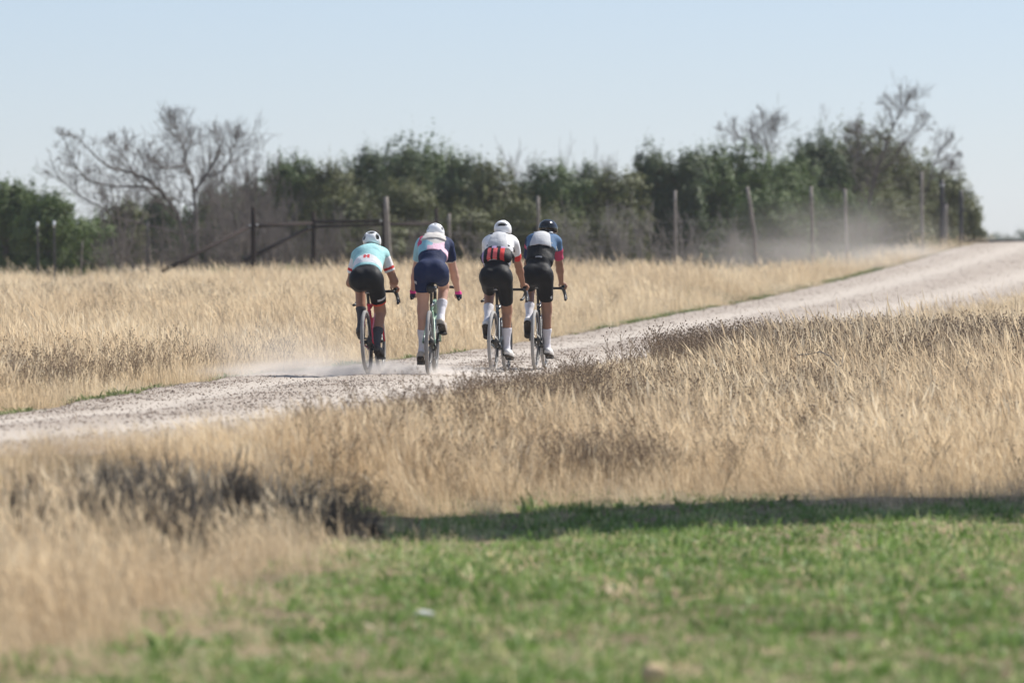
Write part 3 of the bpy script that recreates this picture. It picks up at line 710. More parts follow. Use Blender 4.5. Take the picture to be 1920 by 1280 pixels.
# grey brush at the foot of the trees
SG = 'grey bare brush at the foot of the trees'
brush = [(215, 400, 130, 155, 'brown bare brush right of the bright green bushes'), (275, 415, 120, 153, 'brown bare brush under the left limbs of the big bare tree'), (330, 405, 110, 156, 'tangled bare brush at the trunk of the big bare tree'),
 (395, 385, 130, 154, 'grey bare brush right of the big bare tree trunk'), (450, 380, 120, 152, 'grey bare brush just left of the first pipe post'), (505, 375, 110, 154, 'grey bare brush between the first and second pipe posts'),
 (560, 370, 120, 152, 'grey bare brush behind the second pipe post'), (625, 385, 110, 153, 'bare brush under the brown pipe rail'), (690, 395, 100, 154, 'bare brush beside the brown pipe corner post'),
 (800, 400, 120, 153, 'bare brush behind the navy shorts rider'), (900, 410, 130, 153, 'bare brush behind the striped jersey rider'), (1090, 385, 130, 155, 'grey dead brush right of the black helmet rider'),
 (1160, 375, 120, 157, 'pale dead brush left of the lone straight post'), (1220, 385, 120, 156, 'pale dead brush beside the lone straight post'), (1300, 390, 120, 158, 'pale dead brush between the straight and the crooked posts'),
 (1370, 400, 100, 160, 'pale dead brush at the foot of the crooked post'), (1500, 400, 130, 168, 'grey brush behind the dust between the close posts'), (1620, 390, 130, 176, 'grey brush behind the dust left of the tall thin post')]
for i, (px, top, wp, D, lab) in enumerate(brush):
    bare_tree('bare_shrub', px, top, wp, D, lab, 930 + i, SG, 'shrub', stems=7, md=3, m=m_twig2 if 1060 < px < 1480 else m_twig, r0=.022, up=.12, nchild=(3, 4), angle=.85)

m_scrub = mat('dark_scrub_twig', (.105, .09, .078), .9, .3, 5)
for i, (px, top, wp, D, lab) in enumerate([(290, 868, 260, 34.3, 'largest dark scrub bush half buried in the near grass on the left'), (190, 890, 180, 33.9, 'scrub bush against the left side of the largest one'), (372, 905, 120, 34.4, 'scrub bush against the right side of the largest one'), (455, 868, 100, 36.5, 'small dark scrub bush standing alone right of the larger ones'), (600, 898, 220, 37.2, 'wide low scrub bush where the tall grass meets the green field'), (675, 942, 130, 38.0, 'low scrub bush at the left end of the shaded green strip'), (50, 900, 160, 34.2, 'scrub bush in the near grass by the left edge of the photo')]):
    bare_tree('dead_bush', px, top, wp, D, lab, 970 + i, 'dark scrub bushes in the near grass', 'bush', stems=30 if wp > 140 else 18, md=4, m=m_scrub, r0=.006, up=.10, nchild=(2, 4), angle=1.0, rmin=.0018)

# far scrub beyond the crest of the road
for i, (px, top, wp, D, lab) in enumerate([(1850, 428, 50, 420, 'distant bluish bush just right of the treeline end'), (1880, 436, 60, 430, 'low distant bush in the gap above the road crest'), (1912, 430, 60, 415, 'distant bluish bush at the right edge above the road crest'), (1945, 432, 70, 410, 'distant bush outside the right edge above the road')]):
    evergreen(px, top, wp * 1.2, D, 'dark', lab, 'distant bushes beyond the road crest', seed=880 + i, nleaf=9000, name='distant_bush', spiky=.3, lobes=8)

# tall trees right beside the field, outside the picture: their shade lies across the green grass
def shade_tree(x, y, h, w_, label, seed):
    z = float(height(x, y)); o = empty('juniper_tree', (x, y, z))
    link('crown', crown_mesh(seed, w_, w_, h * .95, .3, 26000, .30, .3, 34), evs['dark'], o)
    trunk_mesh(seed, h * .8, .18, w_ * .3).build('trunk', m_bark, o)
    tag(o, label, 'tree')
shade_tree(6.2, 42.9, 13.2, 2.7, 'tall narrow evergreen beside the field whose shade crosses the grass', 990)
shade_tree(9.7, 45.1, 17.5, 3.0, 'taller narrow evergreen behind the other one at the edge of the field', 996)

# yuccas by the pipe fence
m_yucca = leaf_mat('yucca_leaf', [(0, (.16, .19, .07)), (.5, (.26, .28, .12)), (1, (.36, .36, .18))], .2, .5, 3)
for px, D, s_, lab in ((555, 146, 1.0, 'pale green yucca between the first two pipe posts'), (415, 147, .8, 'pale green yucca under the long diagonal brace'), (1545, 152, .7, 'pale spiky plant in the dust beside the road')):
    me = blades(90, .12, .45, .75, .04, (0, 0), 1.1, px, 0, .0); x = gx(px, D)
    o = tag(link('yucca_plant', me, m_yucca), lab, 'yucca'); o.location = (x, D, float(height(x, D)) + .15); o.scale = (s_,) * 3

# ------------------------------------------------------------------ fences
m_rust = mat('rusty_pipe', (.034, .024, .022), .95, .45, 9, bump=.3, spec=.15)
m_wood = mat('weathered_post', (.30, .265, .235), .9, .35, 14, bump=.5, bscale=30)
m_steel = mat('dark_steel_post', (.055, .05, .052), .7, .3, 12)
m_whitetip = mat('white_post_tip', (.75, .78, .82), .6)
m_wire = mat('fence_wire', (.20, .19, .19), .6, metal=.6)
m_galv = mat('pale_clamp', (.35, .36, .37), .6)

def post(parent, px, top, D, r_, m, lean=0., name='post', label=None, bend=0., bury=.3, tip=False, flat=1.0, bot=None):
    """a post from the ground up, local to the fence's own origin"""
    P0 = parent.location; x = gx(px, D); z = float(height(x, D)); h = EYE - (top - 500) / F * D - z
    xt = x + lean
    pts = []
    for t in (0, .3, .6, .85, 1):
        pts.append((x + (xt - x) * t + bend * math.sin(t * math.pi) - P0.x, D - P0.y, z - bury + (h + bury) * t - P0.z))
    rr = np.array([1.1, 1.03, 1.0, .95, .88]) * r_
    o = MB().tube(pts, rr, 8, flat=flat).build(name, m, parent)
    if label: o['label'] = label
    if tip:
        a = np.array(pts[-1]); MB().tube([a - (0, 0, .14), a + (0, 0, .005)], r_ * 1.15, 8).build('white_tip', m_whitetip, o)
    return x, h, z

def wires(parent, posts, zs, r_=.0018):
    P0 = np.array(parent.location)
    for f in zs:
        pts = []
        for i, (x, D, lean) in enumerate(posts):
            pts.append(np.array((x + lean * f / 1.8, D - .06, float(height(x, D)) + f)) - P0)
            if i < len(posts) - 1:
                x2, D2, l2 = posts[i + 1]; mx_ = ((x + x2) / 2, (D + D2) / 2); pts.append(np.array((mx_[0], mx_[1] - .06, (float(height(x, D)) + float(height(x2, D2))) / 2 + f - .03)) - P0)
        MB().tube(pts, r_, 4).build('wire', m_wire, parent)

# brown pipe corner with rails and diagonal braces
D0 = 139.0
fz = empty('pipe_fence', (gx(600, D0), D0, float(height(gx(600, D0), D0))))
tag(fz, 'rusty brown pipe fence corner with diagonal braces left of the riders', 'fence')
P0 = np.array(fz.location)
def bar(pts, r_, name='rail', m=m_rust, parent=fz):
    return MB().tube([np.array(pix(*p)) - P0 for p in pts], r_, 8).build(name, m, parent)
post(fz, 475, 388, 138, .062, m_rust, label='nearest brown pipe post, where two braces meet')
post(fz, 588, 396, 143, .058, m_rust)
post(fz, 720, 382, 140, .055, m_rust)
post(fz, 818, 390, 146, .055, m_rust)
bar([(478, 423, 138), (530, 421, 140.4), (585, 419, 143)], .05)
bar([(590, 416, 143), (655, 415, 142), (718, 414, 140)], .04)
bar([(590, 425, 143), (655, 423, 142), (718, 421, 140)], .035)
bar([(722, 421, 140), (770, 420, 143), (816, 419, 146)], .045)
b1 = bar([(306, 508, 134), (390, 464, 136), (468, 425, 138)], .055, 'brace')
b2 = bar([(455, 490, 139), (520, 458, 141), (580, 428, 143)], .05, 'brace')
for px, py, D in ((468, 423, 137.9), (482, 422, 138), (580, 426, 142.9), (714, 414, 139.9)):
    MB().ball(np.array(pix(px, py, D)) - P0, .032, 8, 6).build('clamp', m_galv, fz)

# wire fence on the left: steel posts with white tips
wl = empty('wire_fence', (gx(150, 141), 141, float(height(gx(150, 141), 141))))
tag(wl, 'thin wire fence on the left with white-tipped steel posts', 'fence')
ps = []
for px, top, D, tip in ((-60, 420, 142, True), (72, 417, 141, True), (103, 415, 139, True), (278, 415, 141, False)):
    x, h, z = post(wl, px, top, D, .026, m_steel, name='post', tip=tip, lean=-.02); ps.append((x, D, 0))
x, h, z = post(wl, 150, 452, 138, .014, m_wood, lean=.06, name='stay', label='thin pale wooden stay')
wires(wl, [ps[0], ps[1], ps[3], (gx(475, 138), 138, 0)], (.35, .7, 1.05))

# wire fence with wooden posts, centre to right along the road
wr = empty('wire_fence', (gx(1266, 145), 145, float(height(gx(1266, 145), 145))))
tag(wr, 'wire fence on crooked wooden posts running right along the trees', 'fence')
ps = []
for px, top, D, r_, lean, bend, lab in ((733, 369, 134, .062, -.12, 0, 'thick grey weathered corner post leaning left'), (842, 400, 141, .04, 0, .01, None), (1010, 368, 143, .042, -.02, .02, None), (1267, 357, 145, .04, -.02, .0, 'lone straight slender post'),
   (1418, 350, 147, .045, -.24, .09, 'crooked post bending to the left'), (1524, 349, 150, .048, -.05, .01, None), (1590, 354, 155, .045, -.09, -.0, None), (1732, 322, 168, .05, -.06, -.03, 'tall thin crooked post')):
    px0 = px + (0 if abs(lean) < .1 else -lean / D * F * .0)
    x, h, z = post(wr, px0, top, D, r_, m_wood, lean=lean, bend=bend, label=lab); ps.append((x, D, lean))
wires(wr, ps, (.4, .75, 1.1, 1.45, 1.75))

# gateway by the crest of the road
gp = empty('gate_post', (gx(1766, 176), 176, float(height(gx(1766, 176), 176)))); tag(gp, 'dark steel gate post with a pale band beside the road crest', 'post')
post(gp, 1766, 337, 176, .075, m_steel, name='shaft')
MB().tube([np.array(pix(1766, 350, 176)) - np.array(gp.location), np.array(pix(1766, 346, 176)) - np.array(gp.location)], .08, 8).build('band', m_galv, gp)
MB().box(np.array(pix(1771, 382, 176)) - np.array(gp.location), (.09, .05, .03)).build('latch', m_steel, gp)
g2 = empty('gate_post', (gx(1802, 180), 180, float(height(gx(1802, 180), 180)))); tag(g2, 'plain dark steel post furthest right at the road crest', 'post')
post(g2, 1802, 357, 180, .07, m_steel, name='shaft')
MB().box(np.array(pix(1806, 394, 180)) - np.array(g2.location), (.12, .05, .03)).build('latch', m_steel, g2)
g3 = empty('wooden_post', (gx(1774, 177.5), 177.5, float(height(gx(1774, 177.5), 177.5)))); tag(g3, 'short pale wooden post between the two dark steel gate posts', 'post')
post(g3, 1773, 381, 177.5, .06, m_wood, name='shaft')
cg = empty('cattle_guard', (gx(1850, 178), 178, float(ZR(178.0)))); tag(cg, 'dark cattle guard laid across the road at its crest', 'cattle guard')
a, b_ = XL(178.0) - 1.2, XR(178.0) + .3
for k in range(7):
    yy = 177.2 + k * .28
    zz_ = float(ZR(yy)) + .045; MB().tube([(a - cg.location.x, yy - 178, zz_ - cg.location.z), (b_ - cg.location.x, yy - 178, zz_ - cg.location.z)], .045, 8).build('bar', m_steel, cg)

# ------------------------------------------------------------------ signed-distance bodies
class Grid:
    def __init__(s, lo, hi, h):
        s.lo = np.array(lo, np.float32); s.h = h
        s.n = np.ceil((np.array(hi) - s.lo) / h).astype(int) + 1
        s.v = np.full(s.n, 1.0, np.float32)
        s.ax = [s.lo[k] + h * np.arange(s.n[k], dtype=np.float32) for k in range(3)]
    def sub(s, lo, hi):
        a = np.clip(np.floor((np.array(lo) - s.lo) / s.h).astype(int), 0, s.n); b = np.clip(np.ceil((np.array(hi) - s.lo) / s.h).astype(int) + 1, 0, s.n)
        sl = tuple(slice(a[k], b[k]) for k in range(3))
        X = s.ax[0][sl[0]][:, None, None]; Y = s.ax[1][sl[1]][None, :, None]; Z = s.ax[2][sl[2]][None, None, :]
        return sl, X, Y, Z
    def smin(s, sl, d, k):
        a = s.v[sl]
        if a.size == 0: return
        hh = np.maximum(k - np.abs(a - d), 0) / k if k > 0 else 0
        s.v[sl] = np.minimum(a, d) - (hh * hh * k * .25 if k > 0 else 0)
    def cap(s, a, b, ra, rb, k=.025, grow=0.0, cut=None):
        """tapered capsule a-b; cut: list of (point, normal), keeps the side against the normal"""
        a, b = np.array(a, np.float32), np.array(b, np.float32); ra += grow; rb += grow
        m = max(ra, rb) + .06
        sl, X, Y, Z = s.sub(np.minimum(a, b) - m, np.maximum(a, b) + m)
        ab = b - a; L2 = float(ab @ ab) + 1e-9
        t = np.clip(((X - a[0]) * ab[0] + (Y - a[1]) * ab[1] + (Z - a[2]) * ab[2]) / L2, 0, 1)
        d = np.sqrt((X - a[0] - t * ab[0]) ** 2 + (Y - a[1] - t * ab[1]) ** 2 + (Z - a[2] - t * ab[2]) ** 2) - (ra + t * (rb - ra))
        for (p, n_) in (cut or []):
            n_ = np.array(n_, float); n_ /= np.linalg.norm(n_)
            d = np.maximum(d, (X - p[0]) * n_[0] + (Y - p[1]) * n_[1] + (Z - p[2]) * n_[2])
        s.smin(sl, d.astype(np.float32), k); return s
    def ell(s, c, r, axes=None, k=.03, grow=0.0, op='u', cut=None):
        c = np.array(c, np.float32); r = np.array(r, np.float32) + grow; A = np.eye(3) if axes is None else np.array(axes)
        m = r.max() + .06
        sl, X, Y, Z = s.sub(c - m, c + m)
        dx, dy, dz = X - c[0], Y - c[1], Z - c[2]
        q = [dx * A[i][0] + dy * A[i][1] + dz * A[i][2] for i in range(3)]
        k0 = np.sqrt(sum((q[i] / r[i]) ** 2 for i in range(3))); k1 = np.sqrt(sum((q[i] / r[i] ** 2) ** 2 for i in range(3))) + 1e-6
        d = k0 * (k0 - 1) / k1
        for (p, n_) in (cut or []):
            n_ = np.array(n_, float); n_ /= np.linalg.norm(n_)
            d = np.maximum(d, (X - p[0]) * n_[0] + (Y - p[1]) * n_[1] + (Z - p[2]) * n_[2])
        if op == 'u': s.smin(sl, d.astype(np.float32), k)
        else: s.v[sl] = np.maximum(s.v[sl], -d)
        return s
    def plane(s, p, n_):
        n_ = np.array(n_, float); n_ /= np.linalg.norm(n_)
        X, Y, Z = s.ax[0][:, None, None], s.ax[1][None, :, None], s.ax[2][None, None, :]
        s.v = np.maximum(s.v, ((X - p[0]) * n_[0] + (Y - p[1]) * n_[1] + (Z - p[2]) * n_[2]).astype(np.float32)); return s
    def wrinkle(s, amp, f, seed):
        r = np.random.default_rng(seed); X, Y, Z = s.ax[0][:, None, None], s.ax[1][None, :, None], s.ax[2][None, None, :]
        w_ = 0
        for k in range(4):
            a = r.normal(0, 1, 3); a = a / np.linalg.norm(a) * f * r.uniform(.6, 1.5); ph = r.uniform(0, 6.28, 2)
            w_ = w_ + np.sin(X * a[0] + Y * a[1] + Z * a[2] + ph[0] + 1.5 * np.sin(X * f * .5 + Z * f * .4 + ph[1]))
        s.v = s.v + (amp / 2 * w_).astype(np.float32); return s
    def mesh(s):
        v = s.v.copy()
        for ax_ in range(3):                          # close the surface at the border
            ix = [slice(None)] * 3; ix[ax_] = 0; v[tuple(ix)] = 1; ix[ax_] = -1; v[tuple(ix)] = 1
        ng = v < 0; n_ = np.array(v.shape) - 1
        cnt = sum(ng[i:i + n_[0], j:j + n_[1], k:k + n_[2]].astype(np.int8) for i in (0, 1) for j in (0, 1) for k in (0, 1))
        mk = (cnt > 0) & (cnt < 8); I = np.argwhere(mk)
        cs = [(i, j, k) for i in (0, 1) for j in (0, 1) for k in (0, 1)]
        V = np.stack([v[I[:, 0] + c[0], I[:, 1] + c[1], I[:, 2] + c[2]] for c in cs], 1)
        acc = np.zeros((len(I), 3)); nn = np.zeros(len(I))
        for a in range(8):
            for b in range(a + 1, 8):
                if sum(abs(cs[a][t] - cs[b][t]) for t in range(3)) != 1: continue
                x_ = (V[:, a] < 0) != (V[:, b] < 0); t = np.where(x_, V[:, a] / (V[:, a] - V[:, b] + 1e-12), 0)
                p = np.array(cs[a])[None] + t[:, None] * (np.array(cs[b]) - np.array(cs[a]))[None]
                acc += np.where(x_[:, None], p, 0); nn += x_
        P = (I + acc / nn[:, None]) * s.h + s.lo
        gid = np.full(mk.shape, -1, np.int32); gid[mk] = np.arange(len(I))
        Q = []
        for ax_ in range(3):
            o1, o2 = [(1, 2), (2, 0), (0, 1)][ax_]
            A = ng[tuple(slice(0, -1) if t == ax_ else slice(1, -1) for t in range(3))]; B = ng[tuple(slice(1, None) if t == ax_ else slice(1, -1) for t in range(3))]
            E = np.argwhere(A != B); flip = A[tuple(E.T)]
            c = E.copy(); c[:, o1] += 1; c[:, o2] += 1
            def g(d1, d2):
                cc = c.copy(); cc[:, o1] -= d1; cc[:, o2] -= d2; return gid[tuple(cc.T)]
            qd = np.stack([g(1, 1), g(0, 1), g(0, 0), g(1, 0)], 1)
            qd[~flip] = qd[~flip][:, ::-1]; Q.append(qd)
        return P, np.vstack(Q)
    def build(s, name, mats, parent=None, paint=None):
        P, Q = s.mesh(); me = np_mesh(name, P, Q, None, True); o = link(name, me, mats, parent)
        if paint is not None and len(me.polygons):
            c = np.empty(len(me.polygons) * 3, np.float32); me.polygons.foreach_get('center', c)
            me.polygons.foreach_set('material_index', np.asarray(paint(c.reshape(-1, 3)), np.int32))
        return o

def V3(*a): return np.array(a, float)
def unit(a): a = np.array(a, float); return a / np.linalg.norm(a)
def lerp(a, b, t): return np.array(a) * (1 - t) + np.array(b) * t
def ik(a, c, l1, l2, pole):
    """joint between a and c for two bones, bent towards pole"""
    d = c - a; L = np.linalg.norm(d); L = min(L, (l1 + l2) * .999); d = unit(d)
    x = (l1 * l1 - l2 * l2 + L * L) / (2 * L); hh = math.sqrt(max(l1 * l1 - x * x, 0))
    p = np.array(pole, float); p = unit(p - d * (p @ d)); return a + d * x + p * hh

# ------------------------------------------------------------------ materials for riders and bicycles
def cloth(name, c, rough=.75): return mat(name, c, rough, .12, 25, bump=.25, bscale=45, spec=.2)
m_black = cloth('black_lycra', (.012, .013, .016), .6); m_navy = cloth('navy_lycra', (.016, .026, .075)); m_white = cloth('white_fabric', (.78, .78, .80))
m_teal = cloth('teal_fabric', (.34, .61, .63)); m_red = cloth('red_fabric', (.62, .05, .05)); m_orange = cloth('orange_red_trim', (.72, .10, .06))
m_bluteal = cloth('dusty_blue_fabric', (.28, .50, .58)); m_pink = cloth('pink_fabric', (.78, .52, .63)); m_beige = cloth('beige_mesh_fabric', (.58, .55, .52)); m_magenta = cloth('magenta_fabric', (.55, .07, .16))
m_steelblue = cloth('steel_blue_fabric', (.085, .16, .28)); m_greymesh = cloth('grey_mesh_fabric', (.55, .56, .58)); m_hotpink = cloth('hot_pink_glove', (.75, .06, .30)); m_coral = cloth('coral_fabric', (.75, .14, .14))
m_lilac = cloth('lilac_fabric', (.40, .30, .50)); m_sock = cloth('white_knit_sock', (.72, .71, .76)); m_gsock = cloth('dark_grey_sock', (.07, .07, .08)); m_rednum = mat('red_print', (.65, .06, .07), .6)
m_skin1 = mat('tanned_skin', (.36, .19, .125), .5, .12, 9, spec=.35); m_skin2 = mat('fair_skin', (.52, .31, .235), .5, .10, 9, spec=.35); m_skin3 = mat('brown_skin', (.33, .185, .13), .5, .1, 9, spec=.35); m_hair = mat('dark_hair', (.03, .022, .018), .6)
m_helw = mat('white_helmet_shell', (.80, .81, .83), .25); m_helb = mat('black_helmet_shell', (.012, .013, .016), .12); m_liner = mat('black_foam_liner', (.02, .02, .022), .8)
m_shoew = mat('white_shoe', (.72, .71, .69), .4); m_shoed = mat('dark_shoe', (.055, .05, .05), .5); m_shoeb = mat('dusty_pale_shoe', (.50, .44, .38), .5); m_sole = mat('dark_sole', (.045, .036, .03), .8)
m_tyre = mat('dusty_tyre', (.17, .17, .175), .9, c2=(.28, .265, .25), vscale=9); m_tyrep = mat('pale_dusty_tyre', (.27, .27, .27), .9, c2=(.36, .34, .32), vscale=9); m_rim = mat('dark_rim', (.03, .03, .033), .35); m_spoke = mat('steel_spoke', (.35, .35, .36), .35, metal=.8)
m_part = mat('black_component', (.018, .018, .02), .45); m_metal = mat('grey_metal', (.32, .32, .33), .35, metal=.9); m_chain = mat('dark_steel_cassette', (.12, .115, .11), .4, metal=.8)
m_bottle = mat('translucent_pale_bottle', (.62, .66, .68), .35); m_bottle2 = mat('grey_bottle', (.30, .32, .34), .4)
fr_red = mat('red_frame_paint', (.52, .025, .05), .25); fr_green = mat('sage_green_frame_paint', (.22, .34, .25), .3); fr_grey = mat('slate_frame_paint', (.10, .13, .15), .3); fr_black = mat('black_frame_paint', (.016, .018, .022), .3)

# ------------------------------------------------------------------ bicycle
def root(name, p):
    o = empty(name, p['loc']); o.rotation_euler = (0, p.get('roll', 0.0), -p['yaw']); return o
def bicycle(p):
    B = root('bicycle', p); tag(B, p['bike_label'], 'bicycle', 'bicycles ridden away along the gravel road')
    zs = p['saddle']; fm = p['frame']; RA, FA, BB = V3(0, 0, .35), V3(0, 1.0, .35), V3(0, .425, .275)
    seat_dir = unit(V3(0, -.29, .957)); ST = BB + seat_dir * .50                      # top of seat tube
    SC = BB + seat_dir * ((zs - .05 - BB[2]) / seat_dir[2])
    HT, HB = V3(0, .80, .80), V3(0, .845, .655)
    for nm, c, lab in (('rear_wheel', RA, None), ('front_wheel', FA, None)):
        Wb = MB().ring(c, 0, .345 - .018, .0205, 56, 8).build('tyre', p['tyre'], None)
        hub = MB().disc(c, .022, .035, 14).tube([c - (.065, 0, 0), c + (.065, 0, 0)], .008, 8)
        wheel = hub.build(nm, m_part, B)
        Wb.parent = wheel
        rb = MB().ring(c, 0, .290, .011, 56, 8, 1.0).ring(c, 0, .302, .010, 56, 8, .95); rb.build('rim', m_rim, wheel)
        sp = MB()
        for k in range(24):
            a = k / 24 * 2 * math.pi; s_ = .028 * (1 if k % 2 else -1); a2 = a + (.5 if k % 4 < 2 else -.5)
            sp.tube([c + (s_, .022 * math.cos(a2), .022 * math.sin(a2)), c + (0, .29 * math.cos(a), .29 * math.sin(a))], .0013, 4, cap=False)
        tag(sp.build('spoke', m_spoke, wheel), kind='stuff')
        MB().disc(c + V3(-.045, 0, 0), .08, .0012, 28).build('brake_disc', m_metal, wheel)
    f = MB(); t = lambda a, b, ra, rb=None, s_=10: f.tube([a, lerp(a, b, .5), b], [ra, (ra + (rb or ra)) / 2, rb or ra], s_)
    t(BB, ST, .0175); t(BB + V3(0, .01, .005), HB, .026, .024); t(ST - seat_dir * .05, HT, .018, .02); t(HB, HT, .025)
    f.disc(BB, .026, .04, 14)
    for s_ in (-1, 1):
        f.tube([BB + V3(s_ * .03, -.02, 0), V3(s_ * .042, .24, .30), V3(s_ * .062, .06, .345), RA + V3(s_ * .066, 0, 0)], [.013, .012, .010, .011], 8)
        f.tube([ST - seat_dir * .07 + V3(s_ * .012, 0, 0), V3(s_ * .035, .20, .60), V3(s_ * .062, .03, .38), RA + V3(s_ * .066, 0, .0)], [.010, .009, .008, .010], 8)
    f.build('frame', fm, B)
    fk = MB().tube([HB, HB - V3(0, -.012, .05)], .024, 10)
    for s_ in (-1, 1): fk.tube([HB + V3(0, .01, -.04), V3(s_ * .045, .865, .60), V3(s_ * .052, .92, .46), FA + V3(s_ * .055, 0, 0)], [.018, .016, .013, .011], 8)
    fk.build('fork', p.get('fork', fm), B)
    MB().tube([ST - seat_dir * .06, SC], .0155, 12).build('seatpost', m_part, B)
    MB().tube([ST - seat_dir * .014, ST + seat_dir * .012], .021, 12).build('seat_clamp', p.get('clamp', m_metal), B)
    # saddle: flat nosed shell, wide at the back
    g = Grid((-.10, -.08 + SC[1], zs - .09), (.10, .26 + SC[1], zs + .04), .008); y0 = SC[1] - .05
    for s_ in (-1, 1): g.cap(V3(s_ * .045, y0 + .02, zs - .012), V3(s_ * .012, y0 + .16, zs - .018), .028, .02, .03)
    g.cap(V3(0, y0 + .03, zs - .02), V3(0, y0 + .25, zs - .022), .03, .016, .03); g.plane((0, 0, zs - .045), (0, 0, -1)); g.build('saddle', m_part, B)
    sr = MB()
    for s_ in (-1, 1): sr.tube([V3(s_ * .03, y0 + .03, zs - .04), V3(s_ * .022, y0 + .07, zs - .06), V3(s_ * .022, y0 + .14, zs - .06), V3(s_ * .02, y0 + .20, zs - .04)], .004, 6)
    sr.box(SC - V3(0, 0, .012), (.026, .022, .012)); sr.build('saddle_rail', m_metal, B)
    # cockpit
    zb = p['bar']; SB = V3(0, .87, zb - .02)
    MB().tube([HT, V3(0, .785, zb - .05)], .019, 10).tube([V3(0, .785, zb - .045), SB], .017, 10).build('stem', m_part, B)
    hw, fl = p.get('bar_half', .21), .045
    hb = MB(); c = [SB + V3(0, 0, .0)]
    for s_ in (-1, 1):
        hb.tube([SB, SB + V3(s_ * .09, 0, .004), SB + V3(s_ * (hw - .03), .004, .004), SB + V3(s_ * hw, .04, .0), SB + V3(s_ * (hw + .005), .095, -.012), SB + V3(s_ * (hw + .02), .115, -.05), SB + V3(s_ * (hw + .033), .09, -.10), SB + V3(s_ * (hw + .042), .03, -.125), SB + V3(s_ * (hw + .05), -.05, -.13)], [.0155, .0155, .015, .0155, .0155, .0155, .0155, .0155, .0155], 8)
    hb.build('handlebar', m_part, B)
    hoods = []
    for s_ in (-1, 1):
        hd = MB().tube([SB + V3(s_ * hw, .05, .005), SB + V3(s_ * (hw + .002), .10, .022), SB + V3(s_ * (hw + .006), .15, .03), SB + V3(s_ * (hw + .008), .165, .062)], [.018, .021, .021, .012], 8)
        hood = hd.build('brake_hood', m_part, B)
        MB().tube([SB + V3(s_ * (hw + .012), .165, .03), SB + V3(s_ * (hw + .026), .165, -.04), SB + V3(s_ * (hw + .045), .14, -.10), SB + V3(s_ * (hw + .05), .128, -.125)], [.010, .009, .008, .006], 6).build('brake_lever', m_part if not p.get('lever_grey') else m_metal, hood)
        hoods.append(SB + V3(s_ * (hw + .003), .10, .03))
    # drivetrain on the right
    ang = p['crank']                                   # right crank, measured from straight down, forwards positive
    CR = V3(0, math.sin(ang), -math.cos(ang)); pr = BB + CR * .1725; pl = BB - CR * .1725
    ck = MB().tube([BB + V3(.045, 0, 0), BB + V3(.055, 0, 0) + CR * .06, pr + V3(.072, 0, 0)], [.017, .014, .012], 8).tube([BB - V3(.045, 0, 0), BB - V3(.055, 0, 0) - CR * .06, pl - V3(.072, 0, 0)], [.017, .014, .012], 8).tube([BB - V3(.05, 0, 0), BB + V3(.05, 0, 0)], .013, 8)
    crank = ck.build('crankset', m_part, B)
    MB().disc(BB + V3(.05, 0, 0), .088, .002, 36).ring(BB + V3(.05, 0, 0), 0, .088, .004, 36, 6).build('chainring', m_chain, crank)
    for s_, P_ in ((1, pr), (-1, pl)):
        MB().box(P_ + V3(s_ * .118, 0, 0), (.038, .032, .009)).tube([P_ + V3(s_ * .07, 0, 0), P_ + V3(s_ * .155, 0, 0)], .008, 8).build('pedal', m_part, crank)
    cs = MB()
    for k in range(9): cs.disc(RA + V3(.024 + k * .0038, 0, 0), .074 - k * .0056, .0011, 26)
    cs.build('cassette', m_chain, B)
    MB().tube([RA + V3(.062, -.005, -.02), RA + V3(.075, .01, -.055), RA + V3(.052, .03, -.085)], [.013, .016, .012], 8).box(RA + V3(.044, .045, -.115), (.005, .022, .05), (.35, 0, 0)).disc(RA + V3(.044, .035, -.082), .022, .004, 12).disc(RA + V3(.044, .06, -.155), .022, .004, 12).build('rear_derailleur', m_part, B)
    MB().tube([RA + V3(.042, 0, .055), BB + V3(.05, -.02, .087), BB + V3(.05, .06, .064), BB + V3(.05, .087, 0), BB + V3(.05, .05, -.072), BB + V3(.05, 0, -.088), RA + V3(.044, .06, -.175), RA + V3(.044, .04, -.157), RA + V3(.044, .055, -.10), RA + V3(.042, .012, -.05), RA + V3(.042, -.04, -.03), RA + V3(.042, -.05, .02)], .004, 5, closed=True).build('chain', m_chain, B)
    MB().box(V3(-.052, .075, .375), (.014, .03, .02), (.5, 0, 0)).build('brake_caliper', m_part, B)
    for k, (bm_, blab) in enumerate(p.get('bottles', [])):
        a, b = (lerp(BB, ST, .22) + V3(0, .06, .02), lerp(BB, ST, .22) + V3(0, .06, .02) + seat_dir * .19) if k == 0 else (lerp(BB, HB, .30) + V3(0, -.05, .045), lerp(BB, HB, .30) + V3(0, -.05, .045) + unit(HB - BB) * .19)
        d = unit(b - a); o = root('water_bottle', p)
        MB().tube([a, lerp(a, b, .1), lerp(a, b, .62), lerp(a, b, .68), lerp(a, b, .8), b], [.031, .036, .036, .033, .036, .030], 14).build('bottle', bm_, o)
        MB().tube([b, b + d * .02, b + d * .022, b + d * .045], [.03, .028, .012, .010], 12).build('cap', m_part, o); tag(o, blab, 'bottle')
    return B, dict(pr=pr, pl=pl, SB=SB, hw=hw, BB=BB)

